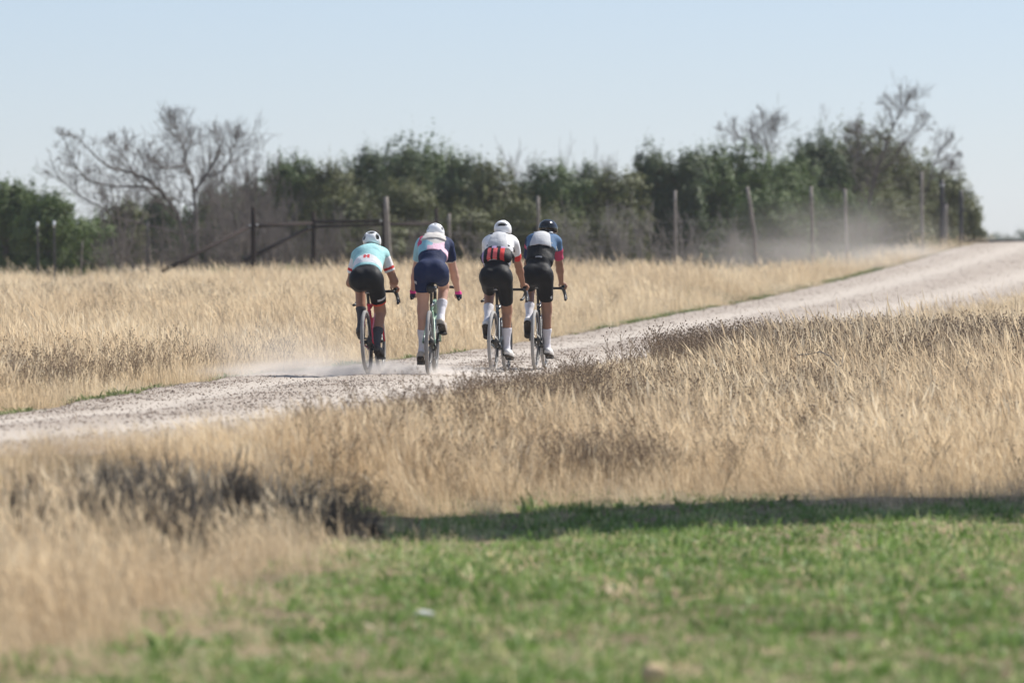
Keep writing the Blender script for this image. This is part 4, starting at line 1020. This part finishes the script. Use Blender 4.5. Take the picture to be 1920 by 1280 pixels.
# ------------------------------------------------------------------ rider
def rider(p):
    B, bk = bicycle(p)
    o = root('person', p); tag(o, p['label'], 'person', 'cyclists riding away along the gravel road')
    zs = p['saddle']; sw = p.get('sway', 0.0)
    PC = V3(.0 + sw, .19, zs + p.get('pelvis', .10)); NB = V3(p.get('chest_x', 0.0), p['neck'][0], p['neck'][1])
    sp = unit(NB - PC); L = np.linalg.norm(NB - PC); X = V3(1, 0, 0); BKN = unit(np.cross(X, sp)) * 1.0    # normal of the back
    if BKN[2] < 0: BKN = -BKN
    AX = np.array([X, sp, BKN])
    arch = lambda t: PC + (NB - PC) * t + BKN * p.get('arch', .03) * math.sin(math.pi * t)
    wd = p.get('wide', 1.0)
    SH = {s_: NB + V3(s_ * .150 * wd, -.01, -.045) - sp * .02 for s_ in (-1, 1)}
    HIP = {s_: PC + V3(s_ * .088, .0, -.02) for s_ in (-1, 1)}
    al = p.get('heel', {1: .35, -1: .35}); ped = {1: bk['pr'] + V3(.118 + p.get('stance', 0), 0, 0), -1: bk['pl'] - V3(.118 - p.get('stance', 0), 0, 0)}
    ANK, KN, FT = {}, {}, {}
    for s_ in (1, -1):
        fd = V3(s_ * .06, math.cos(al[s_]), -math.sin(al[s_])); up = V3(0, math.sin(al[s_]), math.cos(al[s_])); b_ = ped[s_] + up * .030
        ANK[s_] = b_ - fd * .115 + up * .085 - V3(s_ * .015, 0, 0); FT[s_] = (b_, fd, up)
        KN[s_] = ik(HIP[s_], ANK[s_], .435, .435, V3(s_ * p.get('knee_out', .08), 1, .3))
    EL, WR, HD = {}, {}, {}
    drops = p.get('drops', False)
    for s_ in (1, -1):
        hw, SB = bk['hw'], bk['SB']
        if drops: HD[s_] = SB + V3(s_ * (hw + .042), .055, -.088); WR[s_] = HD[s_] + V3(-s_ * .004, -.085, .035)
        else: HD[s_] = SB + V3(s_ * (hw + .003), .10, .052); WR[s_] = HD[s_] + V3(-s_ * .008, -.085, .015)
        EL[s_] = ik(SH[s_], WR[s_], .30, .265, V3(s_ * p.get('elbow_out', .6), -.6, -.5))
    def torso(g, grow=0.0, k=.05):
        g.ell(PC + BKN * .0, (.158 * wd, .12, .115), AX, k, grow)
        for s_ in (-1, 1): g.ell(PC + V3(s_ * .078, -.035, -.015), (.094, .105, .110), None, k, grow)
        g.ell(arch(.34), (.148 * wd, .15, .105), AX, k, grow); g.ell(arch(.68), (.160 * wd, .20, .118), AX, k, grow)
        g.cap(SH[-1] + V3(.03, 0, .02), SH[1] + V3(-.03, 0, .02), .068, .068, k, grow)
    def arm_up(g, grow=0.0, t1=1.0, k=.03):
        for s_ in (-1, 1):
            d = EL[s_] - SH[s_]; e_ = SH[s_] + d * t1; r1 = .052 + (.041 - .052) * t1
            g.cap(SH[s_], e_ + unit(d) * (.06 if t1 < 1 else 0), .057, r1, k, grow, [(e_, d)] if t1 < 1 else None)
    def leg_up(g, grow=0.0, t1=1.0, k=.035):
        for s_ in (-1, 1):
            d = KN[s_] - HIP[s_]; e_ = HIP[s_] + d * t1; r0, r1 = .092, .092 + (.056 - .092) * t1
            cut = [(e_, d)] if t1 < 1 else None
            g.cap(HIP[s_] + d * .05, e_ + (unit(d) * .05 if t1 < 1 else 0), r0, r1, k, grow, cut)
            g.cap(HIP[s_] + d * .12 + V3(s_ * .006, -.022, -.02), HIP[s_] + d * min(.62, t1), .072, .055, k, grow, cut)
    hd_ = p['head']; HC = V3(hd_[0], hd_[1], hd_[2]); pit = p.get('head_pitch', .35); yw = p.get('head_yaw', 0.0)
    hf = V3(math.sin(yw) * math.cos(pit), math.cos(yw) * math.cos(pit), -math.sin(pit)); hr = unit(np.cross(hf, V3(0, 0, 1))); hu = np.cross(hr, hf); HA = np.array([hr, hf, hu])
    # the body: one continuous surface
    allp = np.array([PC, NB, HC] + [d[s_] for d in (SH, KN, ANK, EL, HD, HIP) for s_ in (-1, 1)])
    lo, hi = allp.min(0) - .22, allp.max(0) + .22
    g = Grid(lo, hi, .0085)
    torso(g, -.004); arm_up(g, 0); leg_up(g, -.003)
    g.cap(NB - sp * .05, HC - hu * .05 - hf * .01, .066, .054, .04)
    g.ell(HC, (.074, .096, .10), HA, .02); g.cap(HC + hf * .05 - hu * .07, HC + hf * .07 - hu * .095, .045, .030, .03); g.cap(HC + hf * .092 + hu * .0, HC + hf * .112 - hu * .03, .010, .015, .015)
    for s_ in (-1, 1):
        g.ell(HC + hr * s_ * .076 - hf * .01 - hu * .012, (.010, .02, .032), HA, .01)
        g.ell(HC + hf * .098 + hr * s_ * .032 + hu * .008, (.018, .012, .011), HA, .0, op='sub')
        d = ANK[s_] - KN[s_]; cb = V3(0, -.022, -.004)
        g.cap(HIP[s_] + (KN[s_] - HIP[s_]) * .9, KN[s_] + d * .06, .056, .053, .03)
        g.cap(KN[s_], KN[s_] + d * .55, .05, .044, .03); g.cap(KN[s_] + d * .2 + cb, KN[s_] + d * .42 + cb * .8, .046, .038, .035); g.cap(KN[s_] + d * .5, ANK[s_], .043, .034, .03)
        b_, fd, up = FT[s_]; g.cap(ANK[s_], b_ - fd * .15 + up * .035, .036, .032, .03); g.cap(ANK[s_] - up * .02, b_ + fd * .05 + up * .025, .036, .028, .03)
        g.cap(EL[s_], lerp(EL[s_], WR[s_], .35), .042, .043, .025); g.cap(lerp(EL[s_], WR[s_], .3), WR[s_], .042, .028, .025)
        H = HD[s_]; ff = unit(H - WR[s_])
        g.ell(lerp(WR[s_], H, .62), (.040, .052, .020), None if not drops else np.array([V3(0, 0, 1), V3(0, 1, 0), V3(1, 0, 0)]), .02)
        for j in range(4):                             # four unequal fingers curled round the bar or hood
            ln = (.9, 1.0, .95, .78)[j]
            if drops:
                a0 = H + V3(s_ * .022, .0, .030 - j * .019); a1 = a0 + V3(-s_ * .006, .042 * ln, 0); a2 = a1 + V3(-s_ * .034, .012, -.002); a3 = a2 + V3(-s_ * .014, -.026 * ln, 0)
            else:
                a0 = H + V3(s_ * (.030 - j * .000), .028 - j * .019, .004); a1 = a0 + V3(s_ * .014, .006, -.030 * ln); a2 = a1 + V3(-s_ * .012, .006, -.028 * ln); a3 = a2 + V3(-s_ * .020, .0, -.010)
            g.cap(a0, a1, .0098, .0095, .008); g.cap(a1, a2, .0095, .009, .006); g.cap(a2, a3, .009, .0082, .006)
        th = lerp(WR[s_], H, .55) + V3(-s_ * .03, 0, -.006); g.cap(th, th + V3(-s_ * .006, .035, -.016), .013, .011, .01); g.cap(th + V3(-s_ * .006, .035, -.016), th + V3(s_ * .002, .058, -.034), .011, .0095, .008)
    g.build('body', p['skin'], o)
    gh = Grid(HC - .16, HC + .16, .008); gh.ell(HC - hf * .012 + hu * .004, (.079, .092, .10), HA, .01); gh.plane(HC + hf * .02 - hu * .055, hf * .3 - hu); gh.plane(HC + hf * .045, hf); gh.build('hair', m_hair, o)
    for s_ in (-1, 1): MB().ball(HC + hf * .086 + hr * s_ * .032 + hu * .008, .011, 8, 6).build('eye', m_white, o)
    MB().tube([HC + hf * .098 - hu * .060 - hr * .022, HC + hf * .108 - hu * .058, HC + hf * .098 - hu * .060 + hr * .022], .005, 6).build('mouth', m_coral, o)
    # shorts
    tS = p.get('short_len', .70)
    g = Grid(PC - (.30, .30, .55), PC + (.30, .62, .30), .0085)
    torso(g, .008); leg_up(g, .008, tS); tW = p['waist']
    g.plane(arch(tW + .06), sp); g.wrinkle(.0022, 42, p['seed'])
    def paint_s(c):
        out = np.zeros(len(c), int)
        for s_ in (-1, 1):
            d = KN[s_] - HIP[s_]; tt_ = ((c - HIP[s_]) @ d) / (d @ d); side = (c[:, 0] * s_ > .01)
            if 'hem' in p: out[(tt_ > tS - .055) & side] = 1
            if 'shorts_mark' in p and s_ == p['shorts_mark'][0]:
                _, t0_, t1_, x0_, x1_ = p['shorts_mark']; out[(tt_ > t0_) & (tt_ < t1_) & (c[:, 0] > x0_) & (c[:, 0] < x1_) & side] = 2
        return out
    g.build('shorts', [p['shorts'], p.get('hem', m_orange), m_greymesh], o, paint_s)
    # jersey
    g = Grid(lo, V3(hi[0], hi[1], hi[2]), .0085)
    torso(g, .013, .055); tA = p.get('sleeve', .82); arm_up(g, .011, tA)
    g.plane(arch(tW), -sp); g.plane(NB + sp * .045 - BKN * .0, sp * 1.0 + V3(0, .25, 0)); g.wrinkle(.0035, 34, p['seed'] + 5)
    def paint_j(c):
        t = ((c - PC) @ sp) / L; back = ((c - arch(.5)) @ BKN) > -.03
        ta = np.full(len(c), -1.0); sd = np.sign(c[:, 0] - NB[0])
        for s_ in (-1, 1):
            d = EL[s_] - SH[s_]; tq = ((c - SH[s_]) @ d) / (d @ d); near = np.linalg.norm(c - SH[s_] - np.clip(tq, 0, 1)[:, None] * d, axis=1) < .088
            ok = near & (np.abs(c[:, 0] - NB[0]) > .125 * wd) & (sd == s_); ta[ok] = np.maximum(tq[ok], 0)
        return p['jersey_paint'](c[:, 0] - NB[0] * t, t, ta / tA, sd, back)
    g.build('jersey', p['jersey_mats'], o, paint_j)
    # socks and shoes
    for s_ in (-1, 1):
        d = ANK[s_] - KN[s_]; cb = V3(0, -.022, -.004); t0_ = p.get('sock', .48)
        pts = [KN[s_], ANK[s_], FT[s_][0]]; lo2, hi2 = np.min(pts, 0) - .12, np.max(pts, 0) + .14
        g = Grid(lo2, hi2, .007); e0 = KN[s_] + d * t0_
        g.cap(KN[s_], KN[s_] + d * .55, .05, .044, .03, .006); g.cap(KN[s_] + d * .2 + cb, KN[s_] + d * .42 + cb * .8, .046, .038, .035, .006); g.cap(KN[s_] + d * .5, ANK[s_], .043, .034, .03, .006); g.cap(ANK[s_], FT[s_][0] - FT[s_][1] * .15 + FT[s_][2] * .035, .036, .032, .03, .004)
        g.plane(e0, -d); g.build('sock', p['socks'], o)
        b_, fd, up = FT[s_]; sx = unit(np.cross(fd, up)); g = Grid(lo2, hi2, .007)
        g.cap(b_ - fd * .150 + up * .036, b_ - fd * .06 + up * .036, .041, .042, .02); g.cap(b_ - fd * .06 + up * .034, b_ + fd * .05 + up * .026, .042, .034, .03); g.cap(b_ + fd * .0 + up * .018, b_ + fd * .072 + up * .018, .044, .032, .03)
        g.cap(ANK[s_] - up * .03, ANK[s_] - up * .012, .042, .040, .02); g.plane(ANK[s_] - up * .004 + fd * .0, up); g.plane(b_ + up * .003, -up)
        sh = g.build('shoe', p['shoes'], o)
        g = Grid(lo2, hi2, .007); g.cap(b_ - fd * .150, b_ - fd * .06, .043, .036, .02); g.cap(b_ - fd * .06, b_ + fd * .075, .038, .043, .02); g.plane(b_ + up * .006, up); g.plane(b_ - up * .009, -up)
        g.cap(b_ - fd * .155 - up * .012, b_ - fd * .125 - up * .012, .018, .016, .01); g.build('sole', m_sole, sh)
    # helmet: rounded shell with real vents over a dark liner, chin strap
    HH = HC + hu * .028 - hf * .012
    g = Grid(HH - .24, HH + .24, .0065); g.ell(HH, (.098, .128, .107), HA, .01); g.ell(HH - hf * .06 + hu * .0, (.090, .085, .085), HA, .03)
    g.plane(HH - hu * .045, -hu + hf * .10)
    gl = Grid(HH - .24, HH + .24, .008); gl.ell(HH, (.086, .116, .094), HA, .01); gl.plane(HH - hu * .047, -hu + hf * .10)
    for (cx_, cy_, cz_, rx_, ry_, rz_) in p['vents']:
        g.ell(HH + hr * cx_ + hf * cy_ + hu * cz_, (rx_, ry_, rz_), HA, 0, op='sub')
    he = g.build('helmet', p['helmet'], o); gl.build('liner', m_liner, he)
    MB().tube([HH + hr * .084 - hu * .03, HC + hr * .076 - hu * .07 + hf * .02, HC - hu * .13 + hf * .055, HC - hr * .076 - hu * .07 + hf * .02, HH - hr * .084 - hu * .03], .005, 6).build('chin_strap', m_part, he)
    if 'gloves' in p:
        for s_ in (-1, 1):
            H = HD[s_]; g = Grid(H - .13, H + .13, .007)
            g.ell(lerp(WR[s_], H, .62), (.040, .052, .020), None if not drops else np.array([V3(0, 0, 1), V3(0, 1, 0), V3(1, 0, 0)]), .02, .006); g.cap(lerp(WR[s_], H, -.05), lerp(WR[s_], H, .4), .034, .03, .02)
            for j in range(4):
                a0 = H + V3(s_ * .022, .0, .030 - j * .019); g.cap(a0, a0 + V3(-s_ * .005, .034, 0), .0135, .013, .008)
            g.build('glove', p['gloves'], o, lambda c, H=H: (c[:, 2] > H[2] + .012).astype(int) * 1)
    # packs worn on the back
    if 'pack' in p:
        k = p['pack']; c = arch(k['t']) + BKN * k['off'] + V3(k.get('x', 0), 0, 0); q = root('hydration_vest', p)
        g = Grid(c - .34, c + .34, .0075); torso(g, k['thick'], .06);
        g.plane(arch(k['s0']), -sp); g.plane(arch(k['s1']), sp * 1.0 + V3(0, .25, 0)); g.plane(c - BKN * .03, -BKN)
        for s_ in (-1, 1): g.plane(arch(k['s0']) + X * (s_ * k['w0'] + k.get('x', 0)), unit(X * s_ * L * (k['s1'] - k['s0']) + sp * (k['w0'] - k['w1'])))
        g.wrinkle(.0032, 36, p['seed'] + 9); g.build('bag', k['mat'], q)
        for s_ in (-1, 1):
            st = MB().tube([arch(k['s1'] - .05) + X * s_ * k['w1'] * .8 + BKN * .088, NB + V3(s_ * .10, 0, .0) + BKN * .08, SH[s_] + V3(-s_ * .05, .06, .03) + sp * .05, SH[s_] + V3(-s_ * .05, .06, -.09)], [.014, .015, .014, .012], 6); st.build('shoulder_strap', k['strap'], q)
            MB().tube([arch(k['s0'] + .1) + X * s_ * k['w0'] * .9 + BKN * .09, arch(k['t'] - .12) + X * s_ * .165 * wd + BKN * .01, arch(k['t'] - .08) + X * s_ * .17 * wd - BKN * .07], [.012, .010, .010], 6).build('side_strap', k['strap'], q)
        tag(q, k['label'], 'vest')
    if 'hip' in p:
        k = p['hip']; q = root('hip_pack', p); c = arch(k['t']) + BKN * .055
        g = Grid(c - .3, c + .3, .008); g.ell(c, (.172, .15, .085), AX, .03); g.ell(c - sp * .045, (.165, .10, .088), AX, .03); g.plane(c - sp * .10, -sp); g.wrinkle(.003, 40, 77)
        g.build('bag', k['mats'], q, k['paint'](c)); MB().tube([c + X * .16 + sp * .05 + BKN * .01, c + X * .185 + BKN * -.03, c + X * .175 - BKN * .12], [.016, .018, .014], 6).build('waist_strap', m_part, q)
        MB().tube([c - X * .16 + sp * .02 + BKN * .01, c - X * .185 - BKN * .03, c - X * .175 - BKN * .12], [.016, .018, .014], 6).build('waist_strap', m_part, q); tag(q, k['label'], 'hip pack')
    if 'saddle_bag' in p:
        q = root('saddle_bag', p); c = V3(0, .16, zs - .085); g = Grid(c - .15, c + .15, .007); g.cap(c + V3(0, -.02, 0), c + V3(0, .06, .0), .046, .034, .02); g.cap(c + V3(0, -.03, -.022), c + V3(0, .04, -.02), .035, .03, .02); g.wrinkle(.002, 60, 3); g.build('pouch', m_part, q)
        MB().tube([c + V3(-.04, .0, .0), c + V3(0, .0, .048), c + V3(.04, .0, 0)], .008, 6).build('strap', m_part, q); tag(q, 'small black saddle bag under the saddle of the green bicycle', 'saddle bag')
    if 'thigh_pack' in p: pass
    return o

def at(px, D):
    x = gx(px, D); return (x, D, float(road_z(np.array(x), np.array(D))) + .004)
def j1(x, t, ta, sd, back):
    o = np.zeros(len(x), int); sl_ = ta >= 0; o[sl_ & (ta > .12)] = 1; o[sl_ & (ta > .70) & (ta < .86)] = 2
    pn = (~sl_) & back & (t < .50 - .9 * (x ** 2) * 6) & (t > .24) & (np.abs(x) < .17); o[pn] = 1
    mk = (~sl_) & back & (t > .36) & (t < .47) & (((x > -.035) & (x < -.012)) | ((x > .012) & (x < .035)) | ((t > .395) & (t < .43) & (np.abs(x) < .012) )); o[mk] = 3
    return o
def j2(x, t, ta, sd, back):
    wv = .03 * np.sin(x * 40 + t * 9); o = np.where(x + wv < -.03, 0, 2); o[(t + .08 * np.sin(x * 22 + 1) > .62)] = 3
    sl_ = ta >= 0; o[sl_ & (sd < 0)] = 0; o[sl_ & (sd > 0)] = 1; o[(ta > .93)] = 3; o[(~sl_) & (x > .125) & (t > .5)] = 1; o[(~sl_) & (x < -.125) & (t > .62)] = 4
    return o
def j3(x, t, ta, sd, back):
    o = np.zeros(len(x), int); o[ta > .66] = 1; return o
def j4(x, t, ta, sd, back):
    o = np.full(len(x), 0); o[t > .60] = 2; sl_ = ta >= 0
    o[sl_ & (sd < 0)] = 1; o[sl_ & (sd < 0) & (ta > .1) & (ta < .32)] = 3; o[sl_ & (sd > 0)] = 2; o[sl_ & (sd > 0) & (ta > .38)] = 3; o[(~sl_) & (np.abs(x) > .12) & (t > .66)] = 2
    o[(~sl_) & back & (t > .24) & (t < .265) & (x > -.03) & (x < .05)] = 4
    return o
def hip_paint(c0):
    def f(c):
        x = c[:, 0] - c0[0]; k = np.zeros(len(c), int)
        k[(x > -.10) & (x < -.06)] = 1; k[(x > -.06) & (x < -.035)] = 2; k[(x > -.035) & (x < .015)] = 1; k[(x > .015) & (x < .05)] = 2; k[(x > .05) & (x < .095)] = 3; k[(x > .095) & (x < .115)] = 2; k[x > .115] = 0
        k[(c[:, 2] > c0[2] + .085)] = np.where(np.sin(x[(c[:, 2] > c0[2] + .085)] * 60) > .1, 2, 4); k[x < -.145] = 4
        return k
    return f
vA = [(0, -.105, .055, .044, .06, .030), (.068, -.085, .012, .020, .06, .040), (-.068, -.085, .012, .020, .06, .040), (.03, .02, .10, .012, .06, .02), (-.03, .02, .10, .012, .06, .02)]
vB = [(.075, -.08, .02, .014, .04, .026), (-.075, -.08, .02, .014, .04, .026), (.035, -.07, .085, .012, .03, .016), (-.035, -.07, .085, .012, .03, .016), (0, -.12, .055, .016, .03, .010), (0, .02, .10, .012, .06, .02)]
vC = [(0, -.125, .028, .068, .05, .022), (.035, -.06, .088, .013, .012, .014), (-.035, -.06, .088, .013, .012, .014), (.06, -.06, .062, .012, .012, .012), (-.06, -.06, .062, .012, .012, .012)]
vD = [(.05, .06, .075, .01, .03, .01), (-.05, .06, .075, .01, .03, .01)]

rider(dict(seed=1, loc=at(690, 61.5), yaw=R(6.8), roll=R(-2.6), stance=-.022, saddle=.945, bar=.905, bar_half=.195, frame=fr_red, clamp=fr_red, tyre=m_tyre, crank=R(-50), heel={1: .30, -1: .25},
    bike_label='red bicycle ridden by the rider in the teal jersey', label='cyclist in a teal jersey with white sleeves, leftmost of the four',
    arch=.02, neck=(.61, 1.335), head=(.005, .735, 1.41), head_pitch=.42, skin=m_skin1, shorts=m_black, hem=m_orange, shorts_mark=(1, .50, .56, .10, .20), waist=.16, short_len=.72, socks=m_gsock, sock=.52, shoes=m_shoed,
    sleeve=.62, jersey_mats=[m_teal, m_white, m_red, m_rednum], jersey_paint=j1, helmet=m_helw, vents=vA, elbow_out=.35, knee_out=.10, wide=1.0))
rider(dict(seed=2, loc=at(803, 61.7), yaw=R(3.4), roll=R(1.0), saddle=1.02, bar=.965, frame=fr_green, tyre=m_tyre, crank=R(186), heel={1: .42, -1: .30}, bottles=[(m_bottle, 'pale bottle standing in the frame of the green bicycle')],
    bike_label='sage green bicycle ridden by the rider in navy shorts', label='cyclist in navy shorts and a pink and blue jersey, second from left',
    neck=(.62, 1.455), head=(.0, .73, 1.50), head_pitch=.45, drops=True, gloves=[m_navy, m_hotpink], skin=m_skin2, shorts=m_navy, waist=.36, short_len=.49, socks=m_sock, sock=.46, shoes=m_shoeb, shorts_mark=(-1, .20, .27, -.185, -.155),
    sleeve=.62, jersey_mats=[m_bluteal, m_navy, m_pink, m_beige, m_magenta], jersey_paint=j2, helmet=m_helw, vents=vB, elbow_out=.25, knee_out=.05, pelvis=.11, saddle_bag=True,
    pack=dict(t=.90, off=.10, thick=.024, s0=.70, s1=1.03, w0=.135, w1=.085, mat=m_beige, strap=m_beige, label='beige hydration vest high on the back of the pink and blue jersey')))
rider(dict(seed=3, loc=at(925, 64.3), yaw=R(8.5), saddle=1.0, bar=.95, frame=fr_grey, tyre=m_tyrep, crank=R(38), stance=-.012, heel={1: .12, -1: .60}, bottles=[(m_bottle2, 'grey bottle on the seat tube of the slate bicycle'), (m_bottle, 'pale bottle on the down tube of the slate bicycle')], lever_grey=True,
    bike_label='slate grey bicycle ridden by the rider with the striped hip pack', label='cyclist in a white jersey with red cuffs and a striped hip pack',
    neck=(.56, 1.515), head=(.01, .67, 1.585), head_pitch=.25, skin=m_skin1, shorts=m_black, waist=.22, short_len=.80, socks=m_sock, sock=.46, shoes=m_shoew,
    sleeve=.70, jersey_mats=[m_white, m_red], jersey_paint=j3, helmet=m_helw, vents=vC, elbow_out=.35, knee_out=.10, wide=.98,
    pack=dict(t=.80, off=.10, thick=.022, s0=.52, s1=1.03, w0=.125, w1=.075, mat=m_greymesh, strap=m_part, label='grey hydration vest on the white jersey above the striped hip pack'),
    hip=dict(t=.40, mats=[m_black, m_coral, m_black, m_red, m_lilac], paint=hip_paint, label='hip pack with red, pink and black stripes on the white jersey rider')))
rider(dict(seed=4, loc=at(1004, 65.5), yaw=R(6.6), saddle=1.01, bar=.955, frame=fr_black, tyre=m_tyrep, crank=R(34), stance=-.012, heel={1: .12, -1: .75}, bottles=[(m_bottle2, 'grey bottle on the seat tube of the black bicycle'), (m_bottle, 'white bottle on the down tube of the black bicycle')],
    bike_label='black bicycle ridden by the rider with the black helmet', label='cyclist with a black helmet and a red and blue right sleeve, rightmost of the four',
    neck=(.56, 1.53), head=(.085, .66, 1.60), head_pitch=.25, head_yaw=.35, chest_x=.035, skin=m_skin3, shorts=m_black, waist=.24, short_len=.72, socks=m_sock, sock=.50, shoes=m_shoew, shorts_mark=(1, .55, .63, .150, .165),
    sleeve=.74, jersey_mats=[m_black, m_navy, m_steelblue, m_magenta, m_greymesh], jersey_paint=j4, helmet=m_helb, vents=vD, elbow_out=.35, knee_out=.10,
    pack=dict(t=.80, off=.10, thick=.022, s0=.56, s1=1.03, w0=.130, w1=.09, mat=m_greymesh, strap=m_greymesh, label='pale grey hydration vest on the back of the black helmet rider', x=.0)))

# a curved dry stalk and a forked one standing out of the weeds on the right
def stalk(pts, D, r0, label):
    W = [np.array(pix(a, b_, D)) for a, b_ in pts]; x, y = W[0][0], D; base = np.array((x, y, float(height(x, y)))); o = tag(MB().tube([np.array((0, 0, -.05))] + [p - base for p in W[1:]], np.linspace(r0, r0 * .45, len(W)), 6).build('dry_stalk', m_twig2, None), label, 'stalk'); o.location = base
stalk([(1600, 740), (1582, 712), (1570, 685), (1557, 668), (1538, 659), (1515, 664), (1496, 665)], 57.5, .011, 'curved pale dry stalk bending over the weeds on the right')
stalk([(1808, 745), (1811, 700), (1818, 668)], 57.5, .008, 'upright dry stalk in the weeds near the right edge of the photo')
stalk([(1430, 690), (1437, 660), (1455, 617)], 62, .007, 'leaning dark stalk in the weeds below the crooked post')

# ------------------------------------------------------------------ stones lying in the green field
def field_stone(px, py, D, r, c, label, seed, cat='stone'):
    bm = bmesh.new(); bmesh.ops.create_icosphere(bm, subdivisions=2, radius=1); rr = random.Random(seed)
    for vv in bm.verts: vv.co = Vector((vv.co.x * r[0], vv.co.y * r[1], vv.co.z * r[2])) * rr.uniform(.88, 1.1)
    me = bpy.data.meshes.new('stone'); bm.to_mesh(me); bm.free(); o = link('stone', me, mat('stone_surface', c, .9, .3, 30, bump=.5)); x = gx(px, D); o.location = (x, D, float(height(x, D)) + (EYE - (py - 500) / F * D - float(height(x, D)))); tag(o, label, cat)
field_stone(795, 1152, 29.4, (.055, .05, .025), (.62, .62, .62), 'flat pale grey stone lying in the green grass', 3)
field_stone(1225, 1264, 24.4, (.058, .055, .052), (.62, .47, .28), 'round tan stone at the bottom edge of the photo', 4)
field_stone(1675, 1063, 33.3, (.018, .02, .03), (.02, .018, .016), 'small dark lump in the green grass on the right', 5, 'clod')

# ------------------------------------------------------------------ air and dust
def volume_mat(name, density, colour, falloff=None, nscale=1.0, aniso=.2):
    m = bpy.data.materials.new(name); m.use_nodes = True; n = m.node_tree; n.nodes.clear()
    out = n.nodes.new('ShaderNodeOutputMaterial'); v = n.nodes.new('ShaderNodeVolumePrincipled')
    v.inputs['Color'].default_value = (*colour, 1); v.inputs['Density'].default_value = density; v.inputs['Anisotropy'].default_value = aniso
    n.links.new(v.outputs[0], out.inputs['Volume'])
    if falloff:
        tc = n.nodes.new('ShaderNodeTexCoord'); ln = n.nodes.new('ShaderNodeVectorMath'); ln.operation = 'LENGTH'
        n.links.new(tc.outputs['Object'], ln.inputs[0])
        mr = n.nodes.new('ShaderNodeMapRange'); mr.interpolation_type = 'SMOOTHSTEP'; mr.inputs[1].default_value = .15; mr.inputs[2].default_value = 1.0; mr.inputs[3].default_value = 1; mr.inputs[4].default_value = 0
        n.links.new(ln.outputs['Value'], mr.inputs[0])
        no = n.nodes.new('ShaderNodeTexNoise'); no.inputs['Scale'].default_value = nscale; no.inputs['Detail'].default_value = 3
        n.links.new(tc.outputs['Object'], no.inputs['Vector'])
        m2 = n.nodes.new('ShaderNodeMapRange'); m2.inputs[1].default_value = .35; m2.inputs[2].default_value = .7; m2.inputs[3].default_value = .15; m2.inputs[4].default_value = 1.3
        n.links.new(no.outputs['Fac'], m2.inputs[0])
        mu = n.nodes.new('ShaderNodeMath'); mu.operation = 'MULTIPLY'; n.links.new(mr.outputs[0], mu.inputs[0]); n.links.new(m2.outputs[0], mu.inputs[1])
        m3 = n.nodes.new('ShaderNodeMath'); m3.operation = 'MULTIPLY'; m3.inputs[1].default_value = density; n.links.new(mu.outputs[0], m3.inputs[0])
        n.links.new(m3.outputs[0], v.inputs['Density'])
    return m
hz = MB().box((0, 600, 7.5), (920, 670, 10.5)).build('haze', volume_mat('thin_haze', HAZE, (.86, .92, 1.0)), smooth=False)
tag(hz, 'thin bright haze in the air over the whole field', 'haze', kind='stuff')
def dust(px, py, D, r, density, label, rx=0.0, nscale=1.6, rot=0.0):
    o = MB().ball((0, 0, 0), 1.0, 24, 14).build('dust_cloud', volume_mat('drifting_dust', density, (.93, .88, .83), True, nscale))
    o.location = pix(px, py, D); o.scale = r; o.rotation_euler = (0, 0, rot)
    tag(o, label, 'dust', kind='stuff')
dust(640, 702, 62.2, (2.1, 1.4, .20), 2.3, 'white dust lying low on the road behind the teal jersey rider', nscale=2.5, rot=-.1)
dust(770, 698, 63.0, (1.0, .9, .15), 2.6, 'white dust at the wheels of the navy shorts rider', nscale=2.5)
dust(700, 693, 61.3, (.45, .6, .16), 2.0, 'small puff of dust rising from the rear tyre of the red bicycle', nscale=2.2)
dust(560, 685, 63.5, (1.3, 1.2, .32), .35, 'thin puff of dust trailing left behind the teal jersey rider', nscale=2.2)
dust(500, 665, 65.5, (1.6, 3.2, .55), .11, 'pale dust drifting left of the riders over the grass edge')
dust(1560, 455, 150.5, (4.2, 3.8, 1.6), .085, 'grey dust drifting past the wooden posts on the right')
dust(1480, 480, 147, (4.5, 3.0, .75), .07, 'low dust spreading over the grass in front of the posts')
dust(1680, 478, 162, (2.6, 5.0, .5), .16, 'dust hanging over the road edge below the gate posts')
